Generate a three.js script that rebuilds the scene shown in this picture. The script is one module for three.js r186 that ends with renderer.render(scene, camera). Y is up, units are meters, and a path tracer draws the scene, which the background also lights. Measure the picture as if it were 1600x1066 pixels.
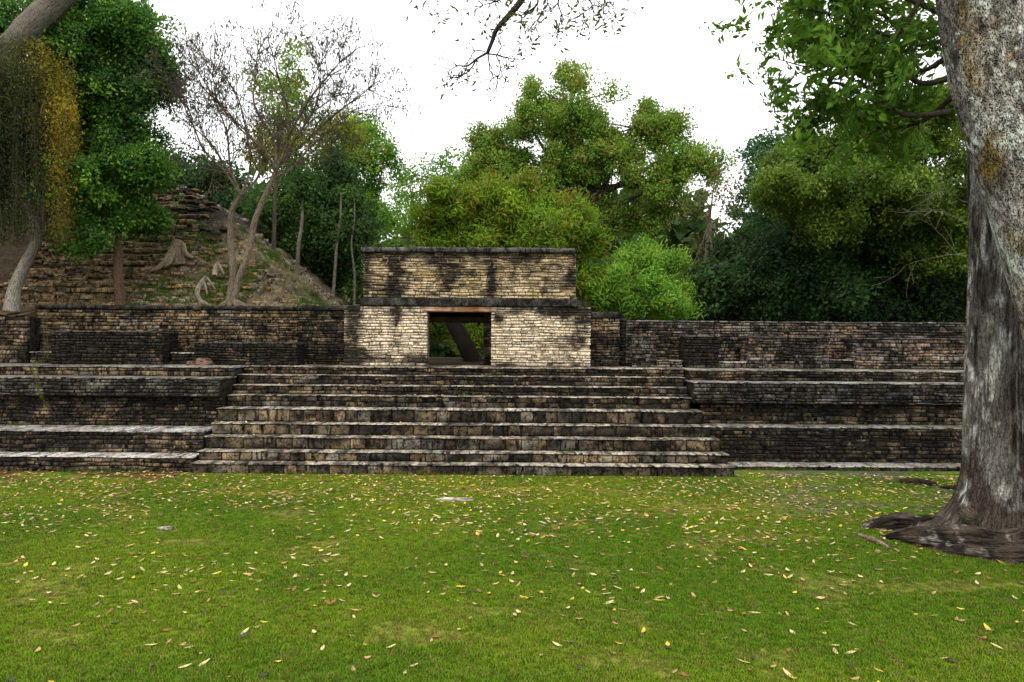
import * as THREE from 'three';
import { mergeGeometries } from 'three/addons/utils/BufferGeometryUtils.js';

// ---------------------------------------------------------------- camera, sky, sun, exposure
const scene = new THREE.Scene();
const EYE = 3.54, FOCAL = 1067, ROLL = 0.0068;            // the photographer stands on the steps opposite
const camera = new THREE.PerspectiveCamera(2 * Math.atan(533 / FOCAL) * 180 / Math.PI, 1600 / 1066, 0.1, 900);
camera.position.set(0, EYE, 0);
camera.rotation.z = ROLL;

const renderer = new THREE.WebGLRenderer({ antialias: true });
renderer.setSize(1024, 682);
renderer.toneMapping = THREE.LinearToneMapping;
renderer.toneMappingExposure = 1.42;
renderer.shadowMap.enabled = true;

{ // overcast sky: a little brighter overhead than at the horizon
  const W = 64, H = 32, data = new Float32Array(W * H * 4);
  for (let j = 0; j < H; j++) for (let i = 0; i < W; i++) {
    const el = Math.sin(((j + 0.5) / H - 0.5) * Math.PI), k = 1.15 + 0.75 * Math.max(0, el), o = (j * W + i) * 4;
    data[o] = k * 0.985; data[o + 1] = k; data[o + 2] = k * 1.02; data[o + 3] = 1;
  }
  const t = new THREE.DataTexture(data, W, H, THREE.RGBAFormat, THREE.FloatType);
  t.mapping = THREE.EquirectangularReflectionMapping; t.magFilter = THREE.LinearFilter; t.needsUpdate = true;
  scene.background = t; scene.environment = t;
}
const sun = new THREE.DirectionalLight(0xfff1dc, 1.4);
sun.position.set(-13, 48, 20); sun.target.position.set(0, 2, -20);
sun.castShadow = true; sun.shadow.radius = 24; sun.shadow.mapSize.set(2048, 2048);
Object.assign(sun.shadow.camera, { left: -45, right: 45, top: 45, bottom: -45, near: 1, far: 140 });
scene.add(sun, sun.target);

// ---------------------------------------------------------------- helpers
function rng(seed) { let a = seed >>> 0; return () => { a = (a + 0x6D2B79F5) | 0; let t = Math.imul(a ^ (a >>> 15), 1 | a); t = (t + Math.imul(t ^ (t >>> 7), 61 | t)) ^ t; return ((t ^ (t >>> 14)) >>> 0) / 4294967296; }; }
const lerp = (a, b, t) => a + (b - a) * t, clamp = (x, a = 0, b = 1) => Math.min(b, Math.max(a, x));
const smooth = (a, b, x) => { const t = clamp((x - a) / (b - a)); return t * t * (3 - 2 * t); };
const mix3 = (a, b, t) => [lerp(a[0], b[0], t), lerp(a[1], b[1], t), lerp(a[2], b[2], t)];
function hash(x, y, z) { let h = Math.imul(x | 0, 374761393) ^ Math.imul(y | 0, 668265263) ^ Math.imul(z | 0, 2147483647 ^ 0x5bd1e995); h = Math.imul(h ^ (h >>> 13), 1274126177); h ^= h >>> 16; return (h >>> 0) / 4294967296; }
function noise(x, y, z = 0, P = 0) {                       // value noise 0..1, periodic with P in x and y where given
  const xi = Math.floor(x), yi = Math.floor(y), zi = Math.floor(z), f = (t) => t * t * (3 - 2 * t);
  const u = f(x - xi), v = f(y - yi), w = f(z - zi), m = (i) => P ? ((i % P) + P) % P : i;
  const a = m(xi), b = m(xi + 1), c = m(yi), d = m(yi + 1);
  const p = (k) => lerp(lerp(hash(a, c, k), hash(b, c, k), u), lerp(hash(a, d, k), hash(b, d, k), u), v);
  return z === zi ? p(zi) : lerp(p(zi), p(zi + 1), w);
}
function fbm(x, y, z = 0, n = 4, P = 0) { let s = 0, a = 0.5, t = 0; for (let i = 0; i < n; i++) { s += a * noise(x, y, z + i * 17, P); t += a; a *= 0.5; x *= 2; y *= 2; z *= 2; P *= 2; } return s / t; }
/** a point of the place: where it is seen in the photograph (1600 x 1066) and how far away it stands */
function at(px, py, d) {
  const cx = (px - 800) / FOCAL, cy = -(py - 533) / FOCAL, c = Math.cos(ROLL), s = Math.sin(ROLL);
  return new THREE.Vector3((cx * c - cy * s) * d, EYE + (cx * s + cy * c) * d, -d);
}
const taken = new Map();
function numbered(name) { const n = taken.get(name) ?? 0; taken.set(name, n + 1); return n ? name + '_' + String(n).padStart(3, '0') : name; }
function shadows(o) { o.castShadow = true; o.receiveShadow = true; return o; }
function thing(name, label, category, group) {
  const o = new THREE.Group(); o.name = numbered(name); o.userData = { label, category }; if (group) o.userData.group = group; scene.add(o); return o;
}
function mesh(name, geo, mat, parent) { const m = shadows(new THREE.Mesh(geo, mat)); m.name = name; if (parent) parent.add(m); return m; }
function structure(name, geo, mat, label) { const m = mesh(name, geo, mat, scene); m.userData = { kind: 'structure', label, category: name.replaceAll('_', ' ') }; return m; }
function part(name, parent) { const g = new THREE.Group(); g.name = name; parent.add(g); return g; }
/** moves a thing's origin to its base; its parts stay where they are */
function base(o, x, y, z) { for (const c of o.children) c.position.sub(new THREE.Vector3(x, y, z)); o.position.set(x, y, z); return o; }

class Geo { // grows one indexed geometry with colours and uv in metres
  constructor() { this.p = []; this.c = []; this.t = []; this.i = []; }
  v(x, y, z, u, v, c) { this.p.push(x, y, z); this.t.push(u, v); this.c.push(c[0], c[1], c[2]); return this.p.length / 3 - 1; }
  tri(a, b, c) { this.i.push(a, b, c); }
  quad(a, b, c, d) { this.i.push(a, b, c, a, c, d); }
  build(flat = false) {
    let g = new THREE.BufferGeometry();
    g.setAttribute('position', new THREE.Float32BufferAttribute(this.p, 3)); g.setAttribute('uv', new THREE.Float32BufferAttribute(this.t, 2));
    g.setAttribute('color', new THREE.Float32BufferAttribute(this.c, 3)); g.setIndex(this.i);
    if (flat) g = g.toNonIndexed();
    g.computeVertexNormals(); return g;
  }
}
function texture(n, fn, srgb = true, rep = 1) {            // fn(x, y) in 0..1 gives [r, g, b] in 0..1
  const d = new Uint8Array(n * n * 4);
  for (let j = 0; j < n; j++) for (let i = 0; i < n; i++) { const c = fn(i / n, j / n), o = (j * n + i) * 4; for (let k = 0; k < 3; k++) d[o + k] = clamp(c[k]) * 255; d[o + 3] = 255; }
  const t = new THREE.DataTexture(d, n, n); t.wrapS = t.wrapT = THREE.RepeatWrapping; t.magFilter = THREE.LinearFilter; t.minFilter = THREE.LinearMipmapLinearFilter; t.generateMipmaps = true;
  if (srgb) t.colorSpace = THREE.SRGBColorSpace; t.repeat.set(rep, rep); t.needsUpdate = true; return t;
}

// ---------------------------------------------------------------- materials (colour of the pieces comes from their vertex colours)
const stoneMap = texture(1024, (x, y) => {                  // 3.6 m of weathered limestone: blotches, vertical runs, pits, pale lichen specks
  const a = fbm(x * 10, y * 10, 3, 5, 10), b = fbm(x * 96, y * 96, 9, 3, 96), r = fbm(x * 60, y * 10, 13, 4, 0), c = noise(x * 150, y * 150, 5, 150), g = fbm(x * 28, y * 28, 19, 4, 28), w = smooth(0.94, 1, x);
  const run = lerp(r, fbm((x - 1) * 60, y * 10, 13, 4, 0), w);
  let k = 0.88 + 0.4 * (a - 0.5) + 0.45 * (b - 0.5) - 0.5 * smooth(0.52, 0.7, run) * smooth(0.4, 0.6, a) - 0.32 * smooth(0.56, 0.68, g) + (c > 0.88 ? 0.16 : 0) - (b < 0.34 ? 0.22 : 0);
  return [k * 1.02, k, k * 0.97];
}, true, 0.28);
const stoneBump = texture(512, (x, y) => { const k = 0.55 * fbm(x * 12, y * 12, 7, 5, 12) + 0.45 * fbm(x * 60, y * 60, 2, 3, 60); return [k, k, k]; }, false, 0.9);
const STONE = new THREE.MeshPhysicalMaterial({ vertexColors: true, map: stoneMap, bumpMap: stoneBump, bumpScale: 0.03, roughness: 0.95, specularIntensity: 0.25 });
const paleMap = texture(512, (x, y) => { const k = 0.85 + 0.45 * (fbm(x * 10, y * 10, 3, 5, 10) - 0.5) + 0.8 * (fbm(x * 70, y * 70, 9, 3, 70) - 0.5); return [k * 1.01, k, k * 0.98]; }, true, 0.6);
const PALESTONE = new THREE.MeshPhysicalMaterial({ vertexColors: true, map: paleMap, bumpMap: stoneBump, bumpScale: 0.015, roughness: 0.95, specularIntensity: 0.25 });
const LEDGE = new THREE.MeshPhysicalMaterial({ vertexColors: true, map: stoneMap, bumpMap: stoneBump, bumpScale: 0.025, roughness: 0.92, specularIntensity: 0.3 });
const CORE = new THREE.MeshPhysicalMaterial({ color: new THREE.Color(0.035, 0.03, 0.022), map: stoneMap, bumpMap: stoneBump, bumpScale: 0.03, roughness: 1, specularIntensity: 0.2 });
const PALECORE = new THREE.MeshStandardMaterial({ color: new THREE.Color(0.36, 0.28, 0.19), map: stoneMap, bumpMap: stoneBump, bumpScale: 0.02, roughness: 1 });
const soilBump = texture(512, (x, y) => { const k = 0.5 * fbm(x * 10, y * 10, 1, 5, 10) + 0.5 * fbm(x * 64, y * 64, 4, 2, 64); return [k, k, k]; }, false);
const soilMap = texture(512, (x, y) => { const k = 0.82 + 0.5 * (fbm(x * 16, y * 16, 8, 5, 16) - 0.5) + 0.45 * (noise(x * 128, y * 128, 2, 128) - 0.5); return [k, k, k]; });
const SOIL = new THREE.MeshPhysicalMaterial({ vertexColors: true, map: soilMap, bumpMap: soilBump, bumpScale: 0.03, roughness: 1, specularIntensity: 0.2 });
const plates = (x, y, nx, ny, seed) => {                    // long bark plates: distance to the cracks between irregular cells, tiling over 0..1
  const cx = x * nx, cy = y * ny, ix = Math.floor(cx), iy = Math.floor(cy); let a = 9, b = 9;
  for (let j = -1; j < 2; j++) for (let i = -1; i < 2; i++) { const gx = ((ix + i) % nx + nx) % nx, gy = ((iy + j) % ny + ny) % ny, dx = ix + i + hash(gx, gy, seed) - cx, dy = iy + j + hash(gx, gy, seed + 1) - cy, d = Math.hypot(dx, dy); if (d < a) { b = a; a = d; } else if (d < b) b = d; }
  return b - a;
};
const barkTex = (x, y) => { const wx = x + 0.05 * (fbm(x * 9, y * 9, 2, 4, 9) - 0.5), wy = y + 0.22 * (fbm(x * 12, y * 12, 5, 4, 12) - 0.5); return clamp(0.26 * smooth(0, 0.5, plates(wx, wy, 17, 3, 31)) + 0.22 * smooth(0, 0.45, plates(wx, wy, 41, 9, 57)) + 0.34 * fbm(x * 64, y * 16, 5, 3, 64) + 0.36 * fbm(x * 80, y * 80, 9, 2, 80)); };
const barkBump = texture(512, (x, y) => { const k = barkTex(x, y); return [k, k, k]; }, false);
const barkMap = texture(512, (x, y) => { const k = 0.24 + 0.95 * barkTex(x, y) + 0.3 * (fbm(x * 20, y * 20, 3, 3, 20) - 0.5); return [k, k * 0.98, k * 0.96]; });
const BARK = new THREE.MeshPhysicalMaterial({ vertexColors: true, map: barkMap, bumpMap: barkBump, bumpScale: 0.03, roughness: 0.95, specularIntensity: 0.25 });
const lichenMap = texture(512, (x, y) => { const a = fbm(x * 14, y * 10, 3, 5, 0), b = fbm(x * 70, y * 50, 8, 3, 0), w = smooth(0.93, 1, x), a2 = lerp(a, fbm((x - 1) * 14, y * 10, 3, 5, 0), w), b2 = lerp(b, fbm((x - 1) * 70, y * 50, 8, 3, 0), w), k = 0.8 + 0.9 * (a2 - 0.5) + 1.1 * (b2 - 0.5) - (b2 < 0.36 ? 0.3 : 0); return [k, k * 0.99, k * 0.97]; });
const LICHENBARK = new THREE.MeshPhysicalMaterial({ vertexColors: true, map: lichenMap, bumpMap: lichenMap, bumpScale: 0.02, roughness: 0.95, specularIntensity: 0.25 });
const leafMat = (t = 0.35) => new THREE.MeshPhysicalMaterial({ color: 0xffffff, roughness: 0.9, transmission: t, thickness: 0, side: THREE.DoubleSide, specularIntensity: 0.22 });
const LEAF = leafMat(0.48), GRASS = leafMat(0.2);
const DRYLEAF = new THREE.MeshStandardMaterial({ color: 0xffffff, vertexColors: true, roughness: 0.8, side: THREE.DoubleSide });

// ---------------------------------------------------------------- masonry
const BLACK = [0.017, 0.0155, 0.014], TAN = [0.30, 0.245, 0.165], OCHRE = [0.36, 0.22, 0.075], GREYS = [0.26, 0.25, 0.235], CREAM = [0.62, 0.52, 0.39], YELLOW = [0.50, 0.40, 0.19], PINK = [0.36, 0.22, 0.17];
/** stone colour: a mix of stone kinds, then black algae where the stain mask says; x, y are metres along and up the wall, q the stone's own random numbers */
function stoneColour({ kinds, stain, seed = 0, per = 0.35, black = BLACK }) {
  return (x, y, q) => {
    let i = clamp(0.55 * (2.2 * (fbm(x * 0.9, y * 1.4, seed + 40, 3) - 0.5) + 0.5) + 0.45 * q[0], 0, 0.999) * kinds.reduce((s, k) => s + k[1], 0), k = 0; while (k < kinds.length - 1 && (i -= kinds[k][1]) > 0) k++;
    let c = mix3(kinds[k][0], kinds[(k + 1) % kinds.length][0], 0.5 * q[1]);
    const l = 0.72 + 0.5 * q[1]; c = [c[0] * l, c[1] * l, c[2] * l];
    const s = clamp(stain(x, y) + 0.9 * (fbm(x * 1.7, y * 2.3, seed, 4) - 0.5) + 0.75 * (fbm(x * 9, y * 6, seed + 5, 3) - 0.5) + per * (q[2] - 0.5));
    return mix3(c, black, smooth(0.12, 0.88, s) * 0.97);
  };
}
const patches = (list, all = 0) => (x, y) => { let s = all; for (const [cx, cy, rx, ry, k] of list) { const a = (x - cx) / rx, b = (y - cy) / ry, e = a * a + b * b; if (e < 6) s += k * Math.exp(-e); } return s; };

/** one rounded, uneven stone: x along the wall, y up, n out of it, all in metres */
function stoneInto(G, R, F, x0, x1, y0, y1, deep, col, opt = {}) {
  const q = [R(), R(), R()], w = x1 - x0, h = y1 - y0, j = opt.jitter ?? 0.012, bev = Math.min(opt.bevel ?? 0.018, w * 0.25, h * 0.3), out = (opt.out ?? 0) + (R() - 0.3) * (opt.proud ?? 0.03);
  const put = (x, y, n) => { const c = col(x, y, q); if (F.h) y += (F.wave ?? 0.065) * (fbm(x * 1.1 + F.o[0], y * 1.6, F.o[1], 3) - 0.5) * 2 * Math.sin(Math.PI * clamp(y / F.h)); return G.v(F.o[0] + F.u[0] * x + F.n[0] * (n - (F.batter ?? 0) * y), F.o[1] + y, F.o[2] + F.u[2] * x + F.n[2] * (n - (F.batter ?? 0) * y), x * 1.0 + F.o[0], y + n * 0.7 + F.o[1] + q[0] * 3, c); };
  const ring = [[0, 0], [0.5, 0], [1, 0], [1, 0.5], [1, 1], [0.5, 1], [0, 1], [0, 0.5]], J = () => (R() - 0.5) * 2 * j;
  const tilt = J() * 0.7, jit = ring.map(([a, b]) => [J() * (b === 0.5 ? 0.8 : 1), J() * 0.5]);
  const bx = bev * 0.8, front = ring.map(([a, b], k) => put(x0 + bx + a * (w - 2 * bx) + jit[k][0], y0 + bev + b * (h - 2 * bev) + jit[k][1], out + tilt * (a - 0.5) + J() * 0.35));
  const mid = put((x0 + x1) / 2 + J(), (y0 + y1) / 2 + J() * 0.4, out + 0.3 * bev + J() * 0.5);
  const edge = ring.map(([a, b], k) => put(x0 + a * w + jit[k][0] * 0.8, y0 + b * h + jit[k][1], out - bev * 1.1)), back = ring.map(([a, b]) => put(x0 + a * w, y0 + b * h, -deep));
  for (let k = 0; k < 8; k++) { const m = (k + 1) % 8; G.tri(mid, front[k], front[m]); G.quad(front[k], edge[k], edge[m], front[m]); G.quad(edge[k], back[k], back[m], edge[m]); }
}
class Masonry { // collects stones; the largest become meshes of their own, the rest one part
  constructor(seed) { this.R = rng(seed); this.all = []; }
  /** a coursed face: o the lower left corner, w wide, h high; keep(x, y) leaves stones out; len/course in metres */
  face(parent, { o, w, h, yaw = 0, batter = 0, course = 0.1, len = [0.13, 0.5], col, keep, deep = 0.1, bevel, proud, jitter, top, tight = 1 }) {
    const R = this.R, F = { o, u: [Math.cos(yaw), 0, -Math.sin(yaw)], n: [Math.sin(yaw), 0, Math.cos(yaw)], batter, h: h / course > 1.5 ? h : 0 };
    const rows = Math.max(1, Math.round(h / course)); let ys = [0]; for (let r = 0; r < rows; r++) ys.push(ys[r] + (rows > 1 ? 0.7 + 0.6 * R() : 1)); ys = ys.map((y) => y / ys[rows] * h);
    for (let r = 0; r < rows; r++) {
      let x = 0, next; const gap = (0.005 + 0.006 * R()) * tight, side = rows > 1 ? gap * 0.75 : gap;
      while (x < w - 0.02) {
        next = x + lerp(len[0], len[1], R() ** 1.8) * (r === 0 ? 1.15 : 1); if (w - next < len[0] * 0.7) next = w;
        const ym = (ys[r] + ys[r + 1]) / 2, xm = (x + next) / 2;
        if ((!keep || keep(xm, ym)) && (rows < 2 || tight < 1 || R() > 0.012) && (!top || ys[r + 1] < top(xm))) {
          if (rows > 2 && R() < 0.16 && next - x > 0.16) this.all.push({ parent, F, x0: x + side, x1: next - side, y0: ys[r] + gap, y1: ys[r] + (ys[r + 1] - ys[r]) * 0.5, deep, col, bevel, proud, jitter }, { parent, F, x0: x + side, x1: next - side, y0: ys[r] + (ys[r + 1] - ys[r]) * 0.5 + gap, y1: ys[r + 1] - gap, deep, col, bevel, proud, jitter });
          else this.all.push({ parent, F, x0: x + side, x1: next - side, y0: ys[r] + gap * (0.6 + R()), y1: ys[r + 1] - gap * (0.4 + R()), deep, col, bevel, proud, jitter });
        }
        x = next;
      }
    }
    return this;
  }
  /** name: what each stone is called; rest: the thing that carries the joined rest */
  build(name, rest, most = 290, mat = STONE) {
    const order = [...this.all].sort((a, b) => (b.x1 - b.x0) * (b.y1 - b.y0) - (a.x1 - a.x0) * (a.y1 - a.y0));
    const R = rng(this.all.length + 7), many = new Geo();
    order.forEach((s, k) => {
      const own = k < most, G = own ? new Geo() : many;
      stoneInto(G, R, s.F, s.x0, s.x1, s.y0, s.y1, s.deep, s.col, s);
      if (own) mesh(name, G.build(), mat, s.parent);
    });
    if (order.length > most) { const m = mesh('small_' + name + 's', many.build(), mat, rest); m.userData.kind = 'stuff'; }
    return order.length;
  }
}
/** a box with slightly uneven, bevelled edges, split along x: caps, cornices, ledges, treads, beams */
function slab(x0, x1, y0, y1, zf, zb, col, { seed = 1, rough = 0.02, step = 0.1, bevel = 0.02, tail = 0 } = {}) {
  const G = new Geo(), n = Math.max(2, Math.round((x1 - x0) / step)), N = (x, k) => (fbm(x * 1.3, k * 7.3, seed, 3) - 0.5) * 2 * rough + (noise(x * 6, k * 3.1, seed + 3) - 0.5) * rough;
  let prev;
  for (let i = 0; i <= n; i++) {
    const x = lerp(x0, x1, i / n), e = i === 0 || i === n ? bevel : 0, f = zf + N(x, 1), t = y1 + N(x, 2) * 0.6 + 0.016 * (fbm(x * 0.45, 3, seed + 20, 2) - 0.5) * (rough > 0.01 ? 1 : 0), b = y0 + N(x, 3) * 0.5;
    const prof = [[zb, y1 + tail], [f - bevel * 1.2, t], [f - e * 0.3, t - bevel], [f - e * 0.3 + N(x, 4) * 0.5, (t + b) / 2], [f - e * 0.3, b + bevel], [f - bevel, b], [zb, b]];
    const row = prof.map(([z, y], k) => G.v(x, y, z, x, y - z * 0.9, col(x, y, k)));
    if (prev) for (let k = 0; k < 6; k++) G.quad(prev[k + 1], row[k + 1], row[k], prev[k]);
    if (i === 0 || i === n) { const cap = prof.map(([z, y], k) => G.v(x, y, z, z, y, col(x, y, k))); for (let k = 1; k < 6; k++) i === 0 ? G.tri(cap[0], cap[k + 1], cap[k]) : G.tri(cap[0], cap[k], cap[k + 1]); }
    prev = row;
  }
  return G.build();
}
const mottle = (a, b, seed, f = 1.6, lo = 0.35, hi = 0.65) => (x, y, k) => { const t = smooth(lo, hi, 0.6 * fbm(x * f, y * f + k * 0.37, seed, 4) + 0.4 * fbm(x * f * 3.7, y * f * 3 + k * 0.6, seed + 9, 2)); const s = 0.8 + 0.4 * noise(x * 11, y * 11 + k, seed); return mix3(a, b, t).map((c) => c * s); };
function box(x0, x1, y0, y1, z0, z1) { const g = new THREE.BoxGeometry(x1 - x0, y1 - y0, z1 - z0); g.translate((x0 + x1) / 2, (y0 + y1) / 2, (z0 + z1) / 2); return g; }
const core = (parent, ...b) => mesh('core', box(...b), CORE, parent);
const W_DARK = [0.05, 0.047, 0.043], W_PALE = [0.47, 0.435, 0.37], W_GREY = [0.10, 0.092, 0.08];

// ---------------------------------------------------------------- the ground: lawn in front, forest floor behind, one sheet to the horizon
const TOP = 2.70;                                           // level of the terrace
const groundY = (x, z) => {
  const d = -z, behind = smooth(21.6, 24.5, d) * (TOP - 0.05), fall = smooth(36, 90, d) * 9;
  return behind - fall + 0.05 * (fbm(x * 0.35, z * 0.35, 4, 3) - 0.5) * (d < 16.5 ? 1 : 0.4) + 0.05 * smooth(7.5, 12, x) * smooth(19, 12, d) * (d > 9 ? 1 : 0);
};
const litterDensity = (x, z) => { const d = -z; return 0.3 + 0.85 * smooth(11, 17, d) + 1.0 * (fbm(x * 0.6, z * 0.6, 31, 4) - 0.45) * 2 + 0.7 * smooth(15.8, 17.6, d) * smooth(-5, -9, x); };
{
  const G = new Geo(), xs = [], zs = [];
  const spread = (list, from, to, n) => { for (let i = 0; i < n; i++) list.push(lerp(from, to, i / n)); };
  spread(xs, -420, -60, 12); spread(xs, -60, -22, 20); spread(xs, -22, 22, 260); spread(xs, 22, 60, 20); spread(xs, 60, 420, 12); xs.push(420);
  spread(zs, 120, 10, 10); spread(zs, 10, -4, 24); spread(zs, -4, -20, 130); spread(zs, -20, -50, 50); spread(zs, -50, -600, 26); zs.push(-600);
  zs.forEach((z, j) => xs.forEach((x, i) => {
    const d = -z, n1 = fbm(x * 0.45, z * 0.45, 2, 4), n2 = fbm(x * 1.9, z * 1.9, 6, 3), n3 = fbm(x * 0.9 + 40, z * 1.6, 16, 4);
    let c = mix3([0.068, 0.142, 0.003], [0.118, 0.178, 0.005], smooth(0.3, 0.7, n1));
    c = mix3(c, [0.042, 0.095, 0.003], smooth(0.55, 0.75, n2) * 0.6);
    c = mix3(c, [0.19, 0.17, 0.035], smooth(0.57, 0.7, n3) * 0.6);                                                     // dry straw patches
    c = mix3(c, [0.27, 0.23, 0.015], smooth(0.40, 0.62, fbm(x * 0.7, z * 1.3, 77, 4)) * smooth(13.4, 16.4, d) * smooth(7.5, 4.5, x) * 0.75); // yellowed turf by the stairs
    c = mix3(c, [0.115, 0.11, 0.07], smooth(0.42, 0.62, fbm(x * 0.8, z * 1.2, 55, 4)) * smooth(5.0, 6.4, x) * smooth(13.2, 15, d) * 0.85);    // thin grey turf by the tree
    c = mix3(c, [0.11, 0.06, 0.016], smooth(0.36, 0.6, fbm(x * 1.1, z * 1.7, 91, 4)) * smooth(16.2, 17.5, d) * smooth(-6.8, -9, x));         // bare brown soil at the foot of the left wall
    if (d > 19.5 || Math.abs(x) > 40) c = mix3(c, [0.055, 0.042, 0.025], smooth(19.5, 21, d));
    G.v(x, groundY(x, z), z, x * 0.6, z * 0.6, c);
  }));
  const w = xs.length; for (let j = 0; j + 1 < zs.length; j++) for (let i = 0; i + 1 < w; i++) G.quad(j * w + i, j * w + i + 1, (j + 1) * w + i + 1, (j + 1) * w + i);
  structure('lawn', G.build(), SOIL, 'green plaza lawn strewn with fallen leaves, running back under the trees');
}

// ---------------------------------------------------------------- staircase
const darkWall = (seed, s = 0.62, extra = []) => stoneColour({ kinds: [[GREYS, 2.5], [TAN, 4], [[0.30, 0.21, 0.11], 1.6], [PINK, 0.5], [[0.42, 0.36, 0.28], 0.8]], stain: patches(extra, s + 0.17), seed, per: 0.34 });
{
  const t = thing('staircase', 'broad weathered stone staircase of nine steps rising from the lawn to the gate building', 'staircase');
  const S = [[18.0, 0.267, 5.90], [18.4, 0.522, 5.86], [18.8, 0.862, 5.74], [19.2, 1.183, 5.6], [19.6, 1.556, 5.5], [20.2, 1.893, 5.3], [20.6, 2.169, 5.3], [21.0, 2.457, 5.32], [21.4, TOP, 5.4]];
  const M = new Masonry(11), xl = -8.4;
  S.forEach(([d, y, xr], k) => {
    const st = part('step', t), y0 = k ? S[k - 1][1] : -0.1, next = k < 8 ? S[k + 1][0] : 23.4, th = 0.03, x1 = xl - 0.04 + (k < 5 ? 0 : 0.03);
    core(st, x1 + 0.06, xr - 0.06, y0, y - th - 0.012, -next - (k < 8 ? 0.3 : 0), -d - 0.03);
    const col = stoneColour({ kinds: k < 5 ? [[GREYS, 3], [TAN, 3], [[0.32, 0.22, 0.11], 1.5], [[0.3, 0.27, 0.2], 2]] : [[GREYS, 2], [TAN, 4], [[0.30, 0.22, 0.1], 2]], stain: patches([[2, 0.2, 2.2, 1, -0.15], [10, 0.2, 2.5, 2, k === 1 || k === 2 ? -0.2 : 0]], k < 5 ? 0.74 : 0.78), seed: 40 + k, per: 0.36 });
    M.face(st, { o: [x1, y0 + (k ? 0.004 : 0), -d], w: xr - x1, h: y - y0 - th - 0.006, course: k < 5 ? 1 : 0.125, len: k < 5 ? [0.28, 0.62] : [0.18, 0.5], col: (x, yy, q) => col(x, yy, q), deep: 0.25, bevel: k < 5 ? 0.025 : 0.016, proud: 0.03, jitter: 0.016 });
    mesh('tread', slab(x1 - 0.01, xr + 0.01, y - th, y, -d + 0.035, -next - 0.12, mottle(W_GREY, k === 4 ? [0.5, 0.47, 0.42] : W_PALE, 60 + k, 2.0, 0.38, 0.62), { seed: 70 + k, rough: 0.026, bevel: 0.012 }), LEDGE, st);
  });
  M.build('stone_block', t, 295); base(t, -1.3, 0, -18);
}
// rough side of the stairs, stones fallen out of it
function tier(t, M, name, x0, x1, y0, y1, d, back, col, { top = W_PALE, low = W_GREY, course = 0.105, len, th = 0.04, seed = 3, over = 0.025, rough = 0.03, topline = true, batter = 0 } = {}) {
  const p = part(name, t);
  core(p, x0 + 0.02, x1 - 0.02, y0, y1 - th - 0.012, -back, -d - 0.035 - batter * (y1 - y0));
  M.face(p, { o: [x0, y0, -d], w: x1 - x0, h: y1 - y0 - th - 0.004, course, len, col, batter });
  mesh('ledge', slab(x0 - 0.005, x1 + 0.005, y1 - th, y1, -d + over - batter * (y1 - y0), -back, mottle(low, top, seed, 1.4, 0.36, 0.6), { seed, rough, bevel: 0.014 }), LEDGE, p);
  return p;
}
{
  const t = thing('stone_terrace', 'dark moss-stained stepped stone terrace to the left of the stairs', 'terrace'), M = new Masonry(21), x0 = -19.5, x1 = -8.47;
  tier(t, M, 'tier', x0, x1, -0.1, 0.41, 18.1, 19.2, darkWall(1, 0.66, [[9.6, 0.2, 1.4, 0.6, -0.25]]), { top: [0.55, 0.54, 0.53], low: [0.3, 0.28, 0.25], seed: 5, course: 0.13, len: [0.2, 0.5] });
  tier(t, M, 'tier', x0, x1, 0.41, 1.007, 18.72, 20.2, darkWall(2, 0.64, [[9.9, 0.3, 0.9, 0.6, -0.3]]), { top: [0.5, 0.5, 0.5], low: [0.26, 0.245, 0.22], seed: 6, course: 0.12 });
  tier(t, M, 'tier', x0, x1 + 0.02, 1.007, 1.87, 19.85, 20.6, darkWall(3, 0.58), { seed: 7, top: W_DARK, low: W_DARK });
  tier(t, M, 'band', x0, x1 + 0.05, 1.875, 2.41, 19.58, 20.9, stoneColour({ kinds: [[GREYS, 3], [[0.2, 0.19, 0.17], 2]], stain: patches([[7, 0.3, 3, 0.6, -0.12]], 0.78), seed: 9, per: 0.14 }), { seed: 8, top: [0.22, 0.21, 0.19], low: [0.12, 0.115, 0.1] });
  tier(t, M, 'tier', x0, x1 + 0.08, 2.41, TOP, 20.6, 24.2, darkWall(4, 0.5, [[7.5, 0.15, 2, 0.5, -0.18], [1.5, 0.15, 2.5, 0.6, 0.2]]), { seed: 9, top: [0.3, 0.29, 0.26] });
  M.build('wall_stone', t, 295); base(t, -14, 0, -18.1);
}
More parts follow.
